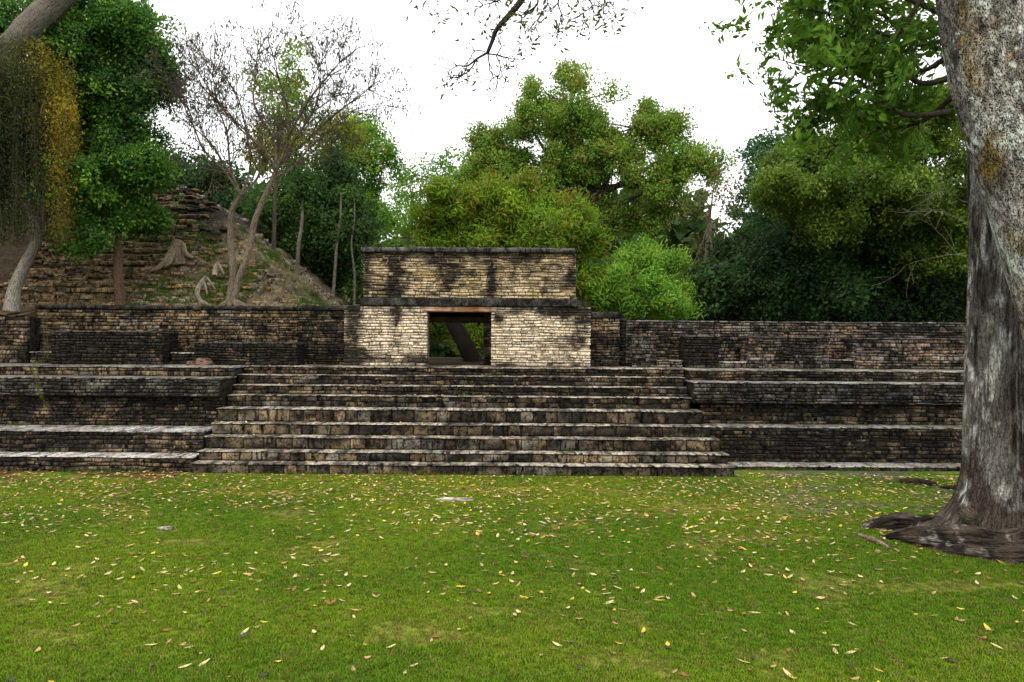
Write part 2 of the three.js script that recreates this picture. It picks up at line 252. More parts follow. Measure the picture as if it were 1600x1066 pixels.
{
  const t = thing('stone_terrace', 'dark stepped stone terrace to the right of the stairs, behind the big trunk', 'terrace'), M = new Masonry(22), x0 = 5.95, x1 = 18.5;
  tier(t, M, 'kerb', 5.98, x1, -0.1, 0.12, 19.0, 20.1, darkWall(11, 0.6), { seed: 15, course: 0.5, len: [0.4, 1.1], top: [0.46, 0.44, 0.41], low: [0.2, 0.19, 0.17], rough: 0.035 });
  tier(t, M, 'tier', 5.72, x1, 0.12, 1.128, 19.6, 20.7, darkWall(12, 0.68), { seed: 16, top: [0.42, 0.41, 0.38], low: [0.2, 0.19, 0.17] });
  tier(t, M, 'tier', 5.62, x1, 1.128, 1.74, 20.28, 21.2, darkWall(13, 0.52), { seed: 17, top: W_DARK, low: W_DARK });
  tier(t, M, 'band', 5.36, x1, 1.745, 2.375, 20.03, 21.2, stoneColour({ kinds: [[GREYS, 3], [[0.2, 0.19, 0.17], 2], [TAN, 0.5]], stain: patches([], 0.68), seed: 14, per: 0.2 }), { seed: 18, top: [0.32, 0.31, 0.29], low: [0.12, 0.11, 0.1] });
  tier(t, M, 'tier', 5.42, x1, 2.375, TOP, 20.82, 24.2, darkWall(15, 0.56, [[0.8, 0.15, 1.2, 0.5, -0.2]]), { seed: 19, top: [0.33, 0.31, 0.27] });
  M.build('wall_stone', t, 295); base(t, 12, 0, -19);
}

// ---------------------------------------------------------------- gate building
{
  const t = thing('gate_building', 'pale stone gate building with a timber-lintelled doorway at the head of the stairs', 'building'), M = new Masonry(31), Z = -22.4;
  const m = (px) => (px - 800) / FOCAL * 22.4;              // photograph column to metres on this front
  const pale = (q, ...b) => mesh('core', box(...b), PALECORE, q);
  const pier = (x0, x1, stains, y1 = 4.655) => {
    const p = part('wall', t); pale(p, x0 + 0.03, x1 - 0.03, TOP - 0.05, y1, -23.3, Z - 0.04);
    const c = stoneColour({ kinds: [[[0.76, 0.64, 0.49], 6], [[0.84, 0.73, 0.59], 5], [[0.7, 0.58, 0.36], 1], [[0.72, 0.55, 0.42], 1]], stain: patches(stains.map(([a, b, c, d, k]) => [m(a) - x0, 4.66 - (b - 480) / 47.6 - TOP, c / 47.6, d / 47.6, k * 1.15]), 0.06), seed: 33, per: 0.2 });
    M.face(p, { o: [x0, TOP, Z], w: x1 - x0, h: y1 - TOP, course: 0.096, len: [0.14, 0.52], col: c, deep: 0.3, proud: 0.045, bevel: 0.024, tight: 1, jitter: 0.018 });
    return p;
  };
  const pl = pier(-5.52, -2.79, [[548, 520, 14, 60, 0.75], [565, 490, 12, 14, 0.4], [618, 490, 9, 30, 0.85], [600, 486, 12, 9, 0.5], [640, 484, 9, 8, 0.5], [600, 564, 80, 9, 0.6], [560, 555, 30, 12, 0.4], [620, 500, 7, 20, 0.5], [655, 568, 20, 10, 0.45], [610, 545, 30, 14, 0.16], [545, 560, 16, 16, 0.3]]);
  const pr = pier(-0.69, 2.58, [[778, 499, 9, 10, 0.75], [800, 488, 12, 8, 0.45], [880, 500, 20, 22, 0.5], [912, 500, 14, 30, 0.55], [900, 530, 24, 16, 0.28], [860, 488, 40, 7, 0.45], [800, 570, 90, 6, 0.5], [890, 480, 60, 8, 0.5], [885, 545, 30, 16, 0.25], [830, 482, 30, 5, 0.3], [905, 568, 20, 9, 0.3], [840, 520, 8, 30, 0.12]]);
  { // the inside faces of the doorway
    const c = stoneColour({ kinds: [[CREAM, 3], [TAN, 2]], stain: patches([], 0.3), seed: 35, per: 0.2 });
    M.face(pl, { o: [-2.82, TOP, Z - 0.02], w: 0.85, h: 1.93, yaw: Math.PI / 2, course: 0.11, col: c, proud: 0.02 }); M.face(pr, { o: [-0.66, TOP, Z - 0.87], w: 0.85, h: 1.93, yaw: -Math.PI / 2, course: 0.11, col: c, proud: 0.02 });
  }
  const up = part('upper_wall', t); pale(up, -4.88, 2.06, 4.66, 6.46, -25.3, Z - 0.14);
  const cu = stoneColour({ kinds: [[[0.56, 0.44, 0.22], 5], [CREAM, 3], [[0.46, 0.35, 0.2], 3], [[0.5, 0.38, 0.17], 2]], stain: patches([[617, 430, 13, 60, 0.95], [692, 408, 24, 22, 0.75], [700, 440, 22, 26, 0.4], [767, 430, 7, 60, 0.85], [571, 430, 9, 60, 0.55], [892, 430, 12, 60, 0.65], [590, 400, 30, 12, 0.7], [650, 398, 36, 9, 0.6], [740, 399, 30, 10, 0.6], [640, 440, 8, 30, 0.2], [735, 425, 20, 8, 0.25], [860, 445, 14, 20, 0.3], [800, 425, 12, 14, 0.25], [820, 402, 46, 12, 0.7], [870, 410, 8, 20, 0.35], [828, 432, 8, 16, 0.35], [600, 455, 14, 12, 0.4], [760, 455, 16, 16, 0.4]].map(([a, b, c, d, k]) => [m(a) + 4.92, 4.93 + (467 - b) / 47.6 - 4.93, c / 47.6, d / 47.6, k * 1.1]), 0.17), seed: 37, per: 0.34 });
  M.face(up, { o: [-4.92, 4.93, Z - 0.08], w: 7.02, h: 1.5, course: 0.094, len: [0.12, 0.44], col: cu, deep: 0.3, batter: 0.03, proud: 0.05, bevel: 0.022, tight: 1, jitter: 0.018 });
  M.face(up, { o: [2.08, 4.93, Z - 0.1], w: 2.9, h: 1.5, yaw: Math.PI / 2, course: 0.1, col: darkWall(38, 0.5), deep: 0.1 });
  const dark = mottle([0.022, 0.021, 0.02], [0.085, 0.082, 0.08], 5, 2.4, 0.4, 0.7);
  mesh('cornice', slab(-4.98, 2.14, 4.665, 4.93, Z + 0.1, -25.3, dark, { seed: 41, rough: 0.03, bevel: 0.03 }), LEDGE, t);
  mesh('cornice', slab(-4.98, 2.06, 6.43, 6.6, Z + 0.02, -25.4, mottle([0.05, 0.048, 0.045], [0.13, 0.125, 0.12], 6, 2.4), { seed: 42, rough: 0.03, bevel: 0.04 }), LEDGE, t);
  mesh('coping', slab(-5.56, -4.99, 4.5, 4.68, Z + 0.06, -23.3, dark, { seed: 43 }), LEDGE, t); mesh('coping', slab(2.15, 2.63, 4.36, 4.56, Z - 0.1, -23.3, dark, { seed: 44 }), LEDGE, t);
  const wood = new THREE.MeshStandardMaterial({ vertexColors: true, map: barkMap, bumpMap: barkBump, bumpScale: 0.008, roughness: 0.85 });
  const beam = (x0, x1, y0, y1, z0, z1, col, seed) => { const g = slab(x0, x1, y0, y1, z0, z1, col, { seed, rough: 0.008, bevel: 0.015 }), uv = g.attributes.uv; for (let i = 0; i < uv.count; i++) uv.setXY(i, uv.getY(i) * 0.8, uv.getX(i) * 0.12); return mesh('lintel', g, wood, t); };
  beam(-2.95, -0.52, 4.49, 4.66, Z + 0.03, Z - 0.3, mottle([0.34, 0.13, 0.045], [0.52, 0.42, 0.32], 8, 2.2), 45);
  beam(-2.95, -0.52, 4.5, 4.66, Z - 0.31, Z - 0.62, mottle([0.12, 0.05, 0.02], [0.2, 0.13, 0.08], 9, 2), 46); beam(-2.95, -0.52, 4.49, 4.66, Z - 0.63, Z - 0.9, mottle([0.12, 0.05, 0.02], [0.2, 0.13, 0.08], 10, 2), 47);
  // back wall of the room, with its own lower and narrower doorway
  const bw = part('rear_wall', t); const cb = darkWall(39, 0.45);
  core(bw, -5.5, -3.35, TOP - 0.05, 4.65, -25.3, -24.5); core(bw, -1.02, 2.55, TOP - 0.05, 4.65, -25.3, -24.5); core(bw, -3.34, -1.03, 4.4, 4.65, -25.3, -24.5);
  M.face(bw, { o: [-1.02, TOP, -24.47], w: 1.2, h: 1.9, course: 0.11, col: cb, deep: 0.03 }); M.face(bw, { o: [-4, TOP, -24.47], w: 0.65, h: 1.9, course: 0.11, col: cb, deep: 0.03 });
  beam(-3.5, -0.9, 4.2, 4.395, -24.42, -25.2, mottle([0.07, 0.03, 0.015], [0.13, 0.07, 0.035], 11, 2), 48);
  M.build('wall_stone', t, 298, PALESTONE); base(t, -1.4, TOP, Z);
}
function lowWall(name, label, { x0, x1, y1, d, back = 0.9, seed, cap = 0.16, capOver = 0.07, y0 = TOP, col, most = 120, top, course = 0.105, capTo, capCol }) {
  const t = thing(name, label, 'wall'); t.userData.kind = 'thing'; const M = new Masonry(seed), w = part('wall', t);
  core(w, x0 + 0.03, x1 - 0.03, y0 - 0.05, y1 - cap - (top ? 0.12 : 0), -d - back, -d - 0.04);
  M.face(w, { o: [x0, y0, -d], w: x1 - x0, h: y1 - y0 - cap, col: col ?? darkWall(seed), course, deep: 0.12, top: top && ((x) => top(x) - y0) });
  if (cap) mesh('coping', slab(x0 - 0.03, (capTo ?? x1) + 0.03, y1 - cap, y1, -d + capOver, -d - back - 0.05, capCol ?? mottle([0.02, 0.019, 0.018], [0.08, 0.075, 0.07], seed, 2, 0.4, 0.7), { seed, rough: 0.03, bevel: 0.03 }), LEDGE, t);
  M.build('wall_stone', w, most); return base(t, (x0 + x1) / 2, y0, -d);
}
lowWall('wing_wall', 'short dark wing wall with a thick coping on the left side of the gate building', { x0: -7.2, x1: -5.54, y1: 4.68, d: 22.95, seed: 51, col: darkWall(51, 0.6, [[0.8, 1.4, 0.9, 0.35, -0.25], [1.2, 0.2, 0.6, 0.4, 0.3]]) });
lowWall('wing_wall', 'short dark wing wall with ochre top stones on the right side of the gate building', { x0: 2.6, x1: 3.62, y1: 4.53, d: 22.95, seed: 52, cap: 0.2, col: darkWall(52, 0.58, [[0.5, 1.4, 0.8, 0.22, -0.5]]) });
lowWall('wall_stub', 'narrow wall stub set back between the right wing wall and the long right wall', { x0: 3.64, x1: 3.86, y1: 4.33, d: 23.2, seed: 53, cap: 0.1, col: darkWall(53, 0.6) });
lowWall('back_wall', 'long coursed stone wall with dark coping below the overgrown mound', { x0: -16.05, x1: -7.24, y1: 4.66, d: 23.05, seed: 54, cap: 0.14, most: 260, col: stoneColour({ kinds: [[TAN, 3], [[0.32, 0.21, 0.09], 2], [GREYS, 2]], stain: patches([[3, 1.4, 3.5, 0.35, -0.12], [6, 1.0, 2, 0.9, -0.14], [8.4, 1, 0.5, 1, 0.1]], 0.62), seed: 54, per: 0.32 }) });
lowWall('broken_wall', 'broken lower wall with earth on top at the far left end of the terrace', { x0: -19.5, x1: -15.9, y1: 4.35, d: 22.4, seed: 55, cap: 0, most: 120, course: 0.13, top: (x) => 4.25 - 0.3 * noise(x * 2, 3) + 0.06 * x, back: 2, col: darkWall(55, 0.5) });
lowWall('long_wall', 'long plain stone wall with a level top to the right of the gate building', { x0: 3.88, x1: 18.5, y1: 4.27, d: 23.35, seed: 56, cap: 0.06, capOver: 0.02, most: 290, col: stoneColour({ kinds: [[GREYS, 4], [[0.3, 0.25, 0.18], 3], [PINK, 0.6]], stain: patches([[5, 1.3, 3, 0.4, -0.12]], 0.68), seed: 56, per: 0.34 }), capCol: mottle([0.06, 0.058, 0.055], [0.2, 0.19, 0.175], 7) });
function bench(label, x0, x1, y1, d, back, seed, col, name = 'wall_block', cat = 'block', top = [0.12, 0.115, 0.105]) {
  const t = thing(name, label, cat), M = new Masonry(seed), p = part('face', t), deep = back - d;
  core(p, x0 + 0.03, x1 - 0.03, TOP - 0.05, y1 - 0.06, -back, -d - 0.04);
  M.face(p, { o: [x0, TOP, -d], w: x1 - x0, h: y1 - TOP - 0.05, col, course: 0.105 });
  if (name === 'wall_block') { M.face(p, { o: [x0 + 0.02, TOP, -back], w: deep - 0.02, h: y1 - TOP - 0.05, yaw: -Math.PI / 2, col, course: 0.105, deep: 0.05 }); M.face(p, { o: [x1 - 0.02, TOP, -d - 0.02], w: deep - 0.02, h: y1 - TOP - 0.05, yaw: Math.PI / 2, col, course: 0.105, deep: 0.05 }); }
  mesh('top', slab(x0 - 0.01, x1 + 0.01, y1 - 0.05, y1, -d + 0.02, -back, mottle(top.map((c) => c * 0.5), top, seed, 2), { seed, rough: 0.02, bevel: 0.015 }), LEDGE, p);
  M.build('wall_stone', p, 90); return base(t, (x0 + x1) / 2, TOP, -d);
}
bench('large dark stone block standing against the wall at the left end of the terrace', -14.8, -11.24, 3.77, 21.9, 23.0, 61, darkWall(61, 0.85, [[3.4, 0.5, 0.25, 0.8, -0.3]]));
bench('low dark stone block on the terrace just left of the gate building', -10.25, -6.95, 3.44, 22.0, 23.0, 62, darkWall(62, 0.8, [[1.2, 0.1, 1.4, 0.25, -0.2]]));
bench('small stone bench in the left corner beyond the large dark block', -15.88, -14.84, 3.09, 22.5, 23.0, 63, darkWall(63, 0.66), 'stone_bench', 'bench', [0.5, 0.48, 0.42]);
bench('small stone bench between the two dark blocks on the left', -11.2, -10.28, 3.09, 22.4, 23.0, 64, darkWall(64, 0.7), 'stone_bench', 'bench', [0.5, 0.48, 0.45]);
const rb = (seed, s = 0.6, e) => stoneColour({ kinds: [[GREYS, 4], [[0.3, 0.25, 0.18], 3], [PINK, 0.6]], stain: patches(e ?? [], s + 0.12), seed, per: 0.36 });
bench('narrow stone block nearest the gate building along the right wall', 3.95, 4.75, 3.74, 22.4, 23.3, 65, rb(65, 0.48));
bench('narrow dark stone block between the two nearest benches of the right wall', 5.68, 6.82, 3.76, 22.4, 23.3, 66, rb(66, 0.85));
bench('wide stone block in the middle of the right wall', 7.78, 10.42, 3.74, 22.4, 23.3, 67, rb(67, 0.54));
bench('longest stone block of the right wall, reaching behind the big trunk', 11.3, 18.3, 3.72, 22.4, 23.3, 68, rb(68, 0.52, [[2, 0.35, 2.5, 0.4, -0.18]]));
bench('low pale bench beside the narrow block nearest the gate building', 4.78, 5.65, 2.94, 22.55, 23.3, 69, rb(69, 0.3), 'stone_bench', 'bench', [0.34, 0.32, 0.29]);
bench('low bench with a white top between the narrow dark block and the wide block', 6.85, 7.75, 2.9, 22.55, 23.3, 70, rb(70, 0.5), 'stone_bench', 'bench', [0.55, 0.53, 0.49]);
bench('dark fronted bench between the wide block and the longest block', 10.45, 11.27, 3.0, 22.55, 23.3, 71, rb(71, 0.72), 'stone_bench', 'bench', [0.3, 0.29, 0.27]);

// ---------------------------------------------------------------- the overgrown mound on the left
const moundY = (x, d) => {
  const front = 4.62 + Math.max(0, d - 24.3) * 0.82, right = x < -7.6 ? 4.62 + (-7.6 - x) * 0.76 + 0.5 * Math.sin(Math.PI * clamp((-7.6 - x) / 7)) : 4.62 - (x + 7.6) * 1.9, left = 4.62 + (x + 30) * 0.8, back = 4.62 + (47 - d) * 0.9;
  let h = Math.min(front, right, left, back, 10.15);
  if (h > 5) { const s = 0.55, k = Math.floor((h + 0.25 * fbm(x * 0.5, d * 0.3, 3, 2)) / s), f = (h / s) - Math.floor(h / s); h += (smooth(0.55, 0.95, f) - f) * s * 0.45; }   // worn tiers
  if (h > 8.3) h += 0.25 * smooth(8.3, 8.8, h);
  return Math.max(1.5, h + 0.5 * (fbm(x * 0.9, d * 0.9, 14, 4) - 0.5) * smooth(4.6, 5.4, h) + 0.1 * (fbm(x * 4, d * 4, 15, 3) - 0.5) + (noise(x * 5, d * 5, 33) > 0.72 && h > 5 ? 0.05 : 0));
};
{
  const t = thing('mound', 'overgrown ruined pyramid mound with stone courses and earth slopes behind the left wall', 'mound');
  const G = new Geo(), nx = 220, nd = 150, X0 = -30, X1 = -6.2, D0 = 22.5, D1 = 40;
  for (let j = 0; j <= nd; j++) for (let i = 0; i <= nx; i++) {
    const x = lerp(X0, X1, i / nx), d = lerp(D0, D1, (j / nd) ** 1.3), y = d < 23.35 ? (x < -15.95 ? 4.3 + 0.25 * (d - 22.5) + 0.12 * (fbm(x * 3, d * 3, 6, 3) - 0.5) : 2.2) : moundY(x, d);
    const a = fbm(x * 0.7, d * 0.7, 5, 4), b = fbm(x * 2.6, d * 2.6, 8, 3);
    let c = mix3([0.075, 0.05, 0.026], [0.17, 0.12, 0.06], b);                                             // earth and stone
    c = mix3(c, [0.27, 0.25, 0.165], smooth(-13.5, -11.5, x + 2 * (a - 0.5)) * smooth(0.3, 0.7, b));              // grey dry litter on the right
    c = mix3(c, [0.075, 0.105, 0.022], smooth(0.52, 0.68, fbm(x * 0.8, d * 0.8, 41, 4)) * smooth(-15, -13.2, x) * smooth(8.4, 7.4, y)); // green turf
    c = mix3(c, [0.066, 0.05, 0.043], smooth(7.7, 8.2, y + 0.6 * (a - 0.5) - 0.12 * (x + 12)) * smooth(-16.4, -15.4, x) * 0.9);    // dark weathered masonry near the top
    c = mix3(c, [0.035, 0.027, 0.018], smooth(-17.1, -17.6, x + 3 * (a - 0.5) + 1.2 * (b - 0.5)) * 0.85);                                    // left end darkened: shade under the trees painted into the earth colour
    G.v(x, y, -d, x * 0.7, d * 0.9 + y * 0.6, c);
  }
  const w = nx + 1; for (let j = 0; j < nd; j++) for (let i = 0; i < nx; i++) G.quad(j * w + i, j * w + i + 1, (j + 1) * w + i + 1, (j + 1) * w + i);
  mesh('earth', G.build(), SOIL, t);
  // coursed stones lying in the slope
  const R = rng(77), list = [];
  for (let y = 4.75; y < 9.9; y += 0.135) for (let x = -19; x < -7.8;) {
    const w0 = 0.2 + 0.28 * R(), d = 24.3 + (y - 4.62) / 0.82 + (R() - 0.5) * 0.08, xm = x + w0 / 2; x += w0;
    if (-7.6 - xm < (y - 4.62) / 0.76 - 0.5) continue;
    const cover = xm < -13.2 ? 1.15 : y > 7.7 - 0.12 * (xm + 12) ? 0.8 : xm < -12.2 ? 0.5 : 0.42; if (R() > cover * (0.6 + 0.8 * fbm(xm * 0.8, y * 1.2, 19, 3))) continue;
    list.push([xm, y, d, w0, R()]);
  }
  const col = stoneColour({ kinds: [[[0.33, 0.225, 0.115], 4], [[0.27, 0.165, 0.075], 3], [[0.24, 0.2, 0.15], 1.5], [[0.42, 0.34, 0.22], 1.2]], stain: (x, y) => 0.24 + (y > 3.4 && x > -16 ? 0.35 : 0), seed: 88, per: 0.3 });
  list.sort((a, b) => b[3] - a[3]); const many = new Geo();
  list.forEach(([x, y, d, w0], k) => {
    const own = k < 280, g = own ? new Geo() : many, yy = moundY(x, d), yaw = (R() - 0.5) * 0.3, h = 0.1 + 0.05 * R();
    stoneInto(g, R, { o: [x, yy - h * 0.45, -d + 0.1], u: [Math.cos(yaw), 0, -Math.sin(yaw)], n: [Math.sin(yaw), 0, Math.cos(yaw)] }, -w0 / 2, w0 / 2, 0, h, 0.3, (a, b, q) => col(x + a, y - 4.6 + b, q), { jitter: 0.025, bevel: 0.03, proud: 0.06 });
    if (own) mesh('stone', g.build(), STONE, t);
  });
  for (let k = 0; k < 1500; k++) { // loose rubble over the right flank and the top
    const x = -16 + 8.9 * R(), d = 24.4 + 8 * R(), y = moundY(x, d); if (y < 4.4 || noise(x * 1.2, d * 1.2, 8) < 0.4) continue;
    const w0 = 0.1 + 0.26 * R() ** 2, yaw = R() * 1.6, h = w0 * (0.4 + 0.4 * R());
    stoneInto(many, R, { o: [x, y - h * 0.4, -d], u: [Math.cos(yaw), 0, -Math.sin(yaw)], n: [Math.sin(yaw), 0, Math.cos(yaw)] }, -w0 / 2, w0 / 2, 0, h, w0 * 0.6, (a, b, q) => mix3([0.12, 0.095, 0.065], [0.36, 0.31, 0.235], q[0]), { jitter: 0.03, bevel: 0.035, proud: 0.05 });
  }
  const m = mesh('rubble', many.build(), STONE, t); m.userData.kind = 'stuff';
  // the stepped flight on its left
  const F = part('stone_steps', t), pale = mottle([0.13, 0.09, 0.045], [0.38, 0.285, 0.16], 3, 3);
  for (let k = 0; k < 15; k++) { const y = 4.75 + k * 0.29, d = 24.25 + (y - 4.62) / 0.82; for (let x = -17.7 + k * 0.12; x < -14.3 + 0.05 * k;) { const w0 = 0.35 + 0.5 * R(), dz = 0.12 * (R() - 0.5); if (R() < 0.9) mesh('step_stone', slab(x, x + w0 - 0.02, y - 0.12, y + 0.03 + 0.03 * R(), -d + 0.2 + dz, -d - 0.25, pale, { seed: 90 + k, rough: 0.035, bevel: 0.03 }), LEDGE, F); x += w0; } }
  base(t, -14, 4.6, -24);
}

// ---------------------------------------------------------------- trees
const V = (x, y, z) => new THREE.Vector3(x, y, z), UP = V(0, 1, 0);
/** a tapered limb through the points; r gives a radius for each */
function limb(G, pts, r, seg, col, rough = 0.08, smoothIt = true) {
  let P = pts, Q = r;
  if (smoothIt && pts.length > 2) { const c = new THREE.CatmullRomCurve3(pts, false, 'centripetal'), n = Math.max(6, pts.length * 5); P = c.getPoints(n); Q = P.map((_, i) => { const t = i / n * (r.length - 1), k = Math.min(r.length - 2, Math.floor(t)); return lerp(r[k], r[k + 1], t - k); }); }
  let a = V(1, 0, 0), prev = -1, run = 0;
  for (let i = 0; i < P.length; i++) {
    const dir = P[Math.min(i + 1, P.length - 1)].clone().sub(P[Math.max(i - 1, 0)]).normalize();
    a.addScaledVector(dir, -a.dot(dir)); if (a.lengthSq() < 1e-4) a = V(0, 0, 1).addScaledVector(dir, -dir.z); a.normalize(); const b = dir.clone().cross(a);
    if (i) run += P[i].distanceTo(P[i - 1]);
    const start = G.p.length / 3;
    for (let k = 0; k <= seg; k++) {
      const th = k / seg * Math.PI * 2, ca = Math.cos(th), sa = Math.sin(th), rad = Q[i] * (1 + (rough ? rough * 2 * (fbm(ca * 1.7 + P[i].x, sa * 1.7 + P[i].z, run * 1.5, 3) - 0.5) : 0));
      const x = P[i].x + (a.x * ca + b.x * sa) * rad, y = P[i].y + (a.y * ca + b.y * sa) * rad, z = P[i].z + (a.z * ca + b.z * sa) * rad;
      G.v(x, y, z, k / seg * Math.max(0.25, Math.round(Q[0] * 6.28 * 4) / 4), run, col(x, y, z));
    }
    if (prev >= 0) for (let k = 0; k < seg; k++) G.quad(prev + k, prev + k + 1, start + k + 1, start + k);
    prev = start;
  }
}
const barkCol = (c, seed = 1) => (x, y, z) => { const k = 0.7 + 0.6 * fbm(x * 2.2, y * 1.2, z * 2.2 + seed, 3); return [c[0] * k, c[1] * k, c[2] * k]; };
/** a spray of folded leaves round +y */
function spray(seed, n, len, wide, droop, spread = 0.5) {
  const R = rng(seed), p = [], uv = [];
  for (let i = 0; i < n; i++) {
    const th = R() * 6.283, el = lerp(-0.7, 1.1, R()) - droop, dir = V(Math.cos(th) * Math.cos(el), Math.sin(el), Math.sin(th) * Math.cos(el)).normalize();
    const o = V((R() - 0.5) * spread, (R() - 0.4) * spread, (R() - 0.5) * spread).addScaledVector(dir, 0.08), l = len * (0.7 + 0.6 * R()), side = dir.clone().cross(V(R() - 0.5, 1 + R(), R() - 0.5)).normalize(), up = side.clone().cross(dir);
    const bend = (0.1 + 0.25 * R() + droop * 0.3) * l, w = wide * l * (0.85 + 0.3 * R());
    const A = o, B = o.clone().addScaledVector(dir, l * 0.45).addScaledVector(side, w), C = o.clone().addScaledVector(dir, l * 0.45).addScaledVector(side, -w), M = o.clone().addScaledVector(dir, l * 0.5).addScaledVector(up, -w * 0.4), T = o.clone().addScaledVector(dir, l).addScaledVector(UP, -bend);
    for (const t of [[A, M, B], [B, M, T], [A, C, M], [C, T, M]]) for (const q of t) { p.push(q.x, q.y, q.z); uv.push(0, 0); }
  }
  const g = new THREE.BufferGeometry(); g.setAttribute('position', new THREE.Float32BufferAttribute(p, 3)); g.setAttribute('uv', new THREE.Float32BufferAttribute(uv, 2)); g.computeVertexNormals(); return g;
}
const SPRAY = { broad: spray(1, 15, 0.24, 0.30, 0.15, 0.8), fine: spray(2, 20, 0.15, 0.28, 0.1, 0.8), mango: spray(3, 16, 0.32, 0.14, 0.75, 0.6), small: spray(4, 14, 0.13, 0.26, 0.2, 0.7), big: spray(5, 6, 0.55, 0.24, 0.35, 0.7), far: spray(6, 9, 0.55, 0.32, 0.1, 0.9) };
class Scatter { // instanced copies
  constructor() { this.m = []; this.c = []; }
  put(p, y, turn, s, c) {                                    // y: the copy's up direction
    const h = Math.abs(y.y) > 0.95 ? V(1, 0, 0) : UP, x = h.clone().cross(y).normalize(), z = x.clone().cross(y), ca = Math.cos(turn), sa = Math.sin(turn);
    const X = x.clone().multiplyScalar(ca).addScaledVector(z, sa), Z = X.clone().cross(y);
    this.m.push(X.x * s, X.y * s, X.z * s, 0, y.x * s, y.y * s, y.z * s, 0, Z.x * s, Z.y * s, Z.z * s, 0, p.x, p.y, p.z, 1); this.c.push(c[0], c[1], c[2]);
  }
  build(name, geo, mat, parent) {
    const n = this.m.length / 16, o = new THREE.InstancedMesh(geo, mat, n); o.instanceMatrix.array.set(this.m); o.instanceColor = new THREE.InstancedBufferAttribute(new Float32Array(this.c), 3);
    o.name = name; shadows(o); if (parent) parent.add(o); return o;
  }
}
const ball = (R, up = 0) => { const z = clamp(lerp(-1, 1, R()) + up * R(), -1, 1), a = R() * 6.283, q = Math.sqrt(1 - z * z); return V(q * Math.cos(a), z, q * Math.sin(a)); };
/** lobes: [px, py, rx, ry] as seen from the camera's place, at distance d; the crown is d * depth deep */
function crownTree(name, label, group, { d, lobes, trunk, r = 0.3, bark = [0.13, 0.11, 0.085], leaf, tint, seed, dense = 1, sub = 1.25, size = 1, deep = 0.9, gap = 0.3, limbs = true, dz = 2.2, mat = LEAF, rest }) {
  const t = thing(name, label, 'tree', group), R = rng(seed), T = new Geo(), L = new Geo(), S = new Scatter(), cb = barkCol(bark, seed);
  const pts = trunk.map(([px, py, dd]) => at(px, py, dd ?? d)); pts[0].y = Math.min(pts[0].y, groundLevel(pts[0].x, pts[0].z) - 0.2);
  limb(T, pts, pts.map((_, i) => r * lerp(1.25, 0.5, i / (pts.length - 1))), 10, cb, 0.12);
  const top = pts[pts.length - 1], px2m = d / FOCAL;
  for (const [px, py, rx, ry, od = 0, k = 1] of lobes) {
    const c = at(px, py, d + od + (R() - 0.5) * dz), a = Math.max(0.35 * rx * px2m, rx * px2m - 0.4 * sub), b = Math.max(0.3 * ry * px2m, ry * px2m - 0.4 * sub), e = Math.min(a, 4) * deep, n = Math.max(3, Math.round((a + 0.5 * sub) * (b + e + 0.5 * sub) / (sub * sub) * 1.25 * dense));
    if (limbs) { const from = pts[Math.max(1, pts.length - 2)].clone().lerp(top, R()), mid = from.clone().lerp(c, 0.5).add(V(0, -0.12 * from.distanceTo(c) * R(), 0)); limb(L, [from, mid, c], [r * 0.42, r * 0.28, r * 0.13], 6, cb); }
    const tone = 0.82 + 0.45 * R();
    for (let i = 0; i < n; i++) {
      const dir = ball(R, 0.35), q = R() < 0.25 ? 0.3 + 0.5 * R() : 0.78 + 0.36 * R(), s = c.clone().add(V(dir.x * a * q, dir.y * b * q, dir.z * e * q)), sr = sub * (0.45 + 0.85 * R() * R());
      if (limbs) limb(L, [c.clone().lerp(s, 0.05), c.clone().lerp(s, 0.55).add(V(0, 0.15 * sr * R(), 0)), s], [r * 0.12, r * 0.07, r * 0.03], 4, cb, 0, false);
      const sh = [0.65 + 0.7 * R(), 0.5 + 0.4 * R(), 0.65 + 0.7 * R()], f = R(), m = Math.round(sr * sr * 80 * dense * k / (size * size)), base = mix3(tint[0], tint[1], f).map((v) => v * tone);
      for (let g = 0; g < m; g++) {
        const u = ball(R, 0.25), rr = sr * (0.25 + 0.85 * Math.sqrt(R())) * (R() < 0.22 ? 1.55 : 1), p = s.clone().add(V(u.x * rr * sh[0], u.y * rr * sh[1] * (u.y < 0 ? 1.3 : 1), u.z * rr * sh[2]));
        if (0.6 * noise(p.x * 1.1, p.y * 1.1, p.z * 1.1 + seed) + 0.4 * noise(p.x * 2.6, p.y * 2.6, p.z * 2.6 + seed) < gap) continue;
        u.y += 0.5; u.normalize(); const v = 0.7 + 0.6 * R(), w = tint[2] && R() < 0.2 ? tint[2] : base; S.put(p, u, R() * 6.28, size * (0.7 + 0.6 * R()), [w[0] * v, w[1] * v, w[2] * v]);
      }
    }
  }
  mesh('trunk', T.build(), BARK, t); if (limbs) mesh('limbs', L.build(), BARK, t); S.build('crown', leaf, mat, t).userData.kind = 'stuff';
  if (rest) rest(t, R); return base(t, pts[0].x, pts[0].y, pts[0].z);
}
const groundLevel = (x, z) => { const d = -z; return d > 23.6 && x < -6.4 && d < 40 && x > -29 ? Math.max(groundY(x, z), moundY(x, d)) : groundY(x, z); };
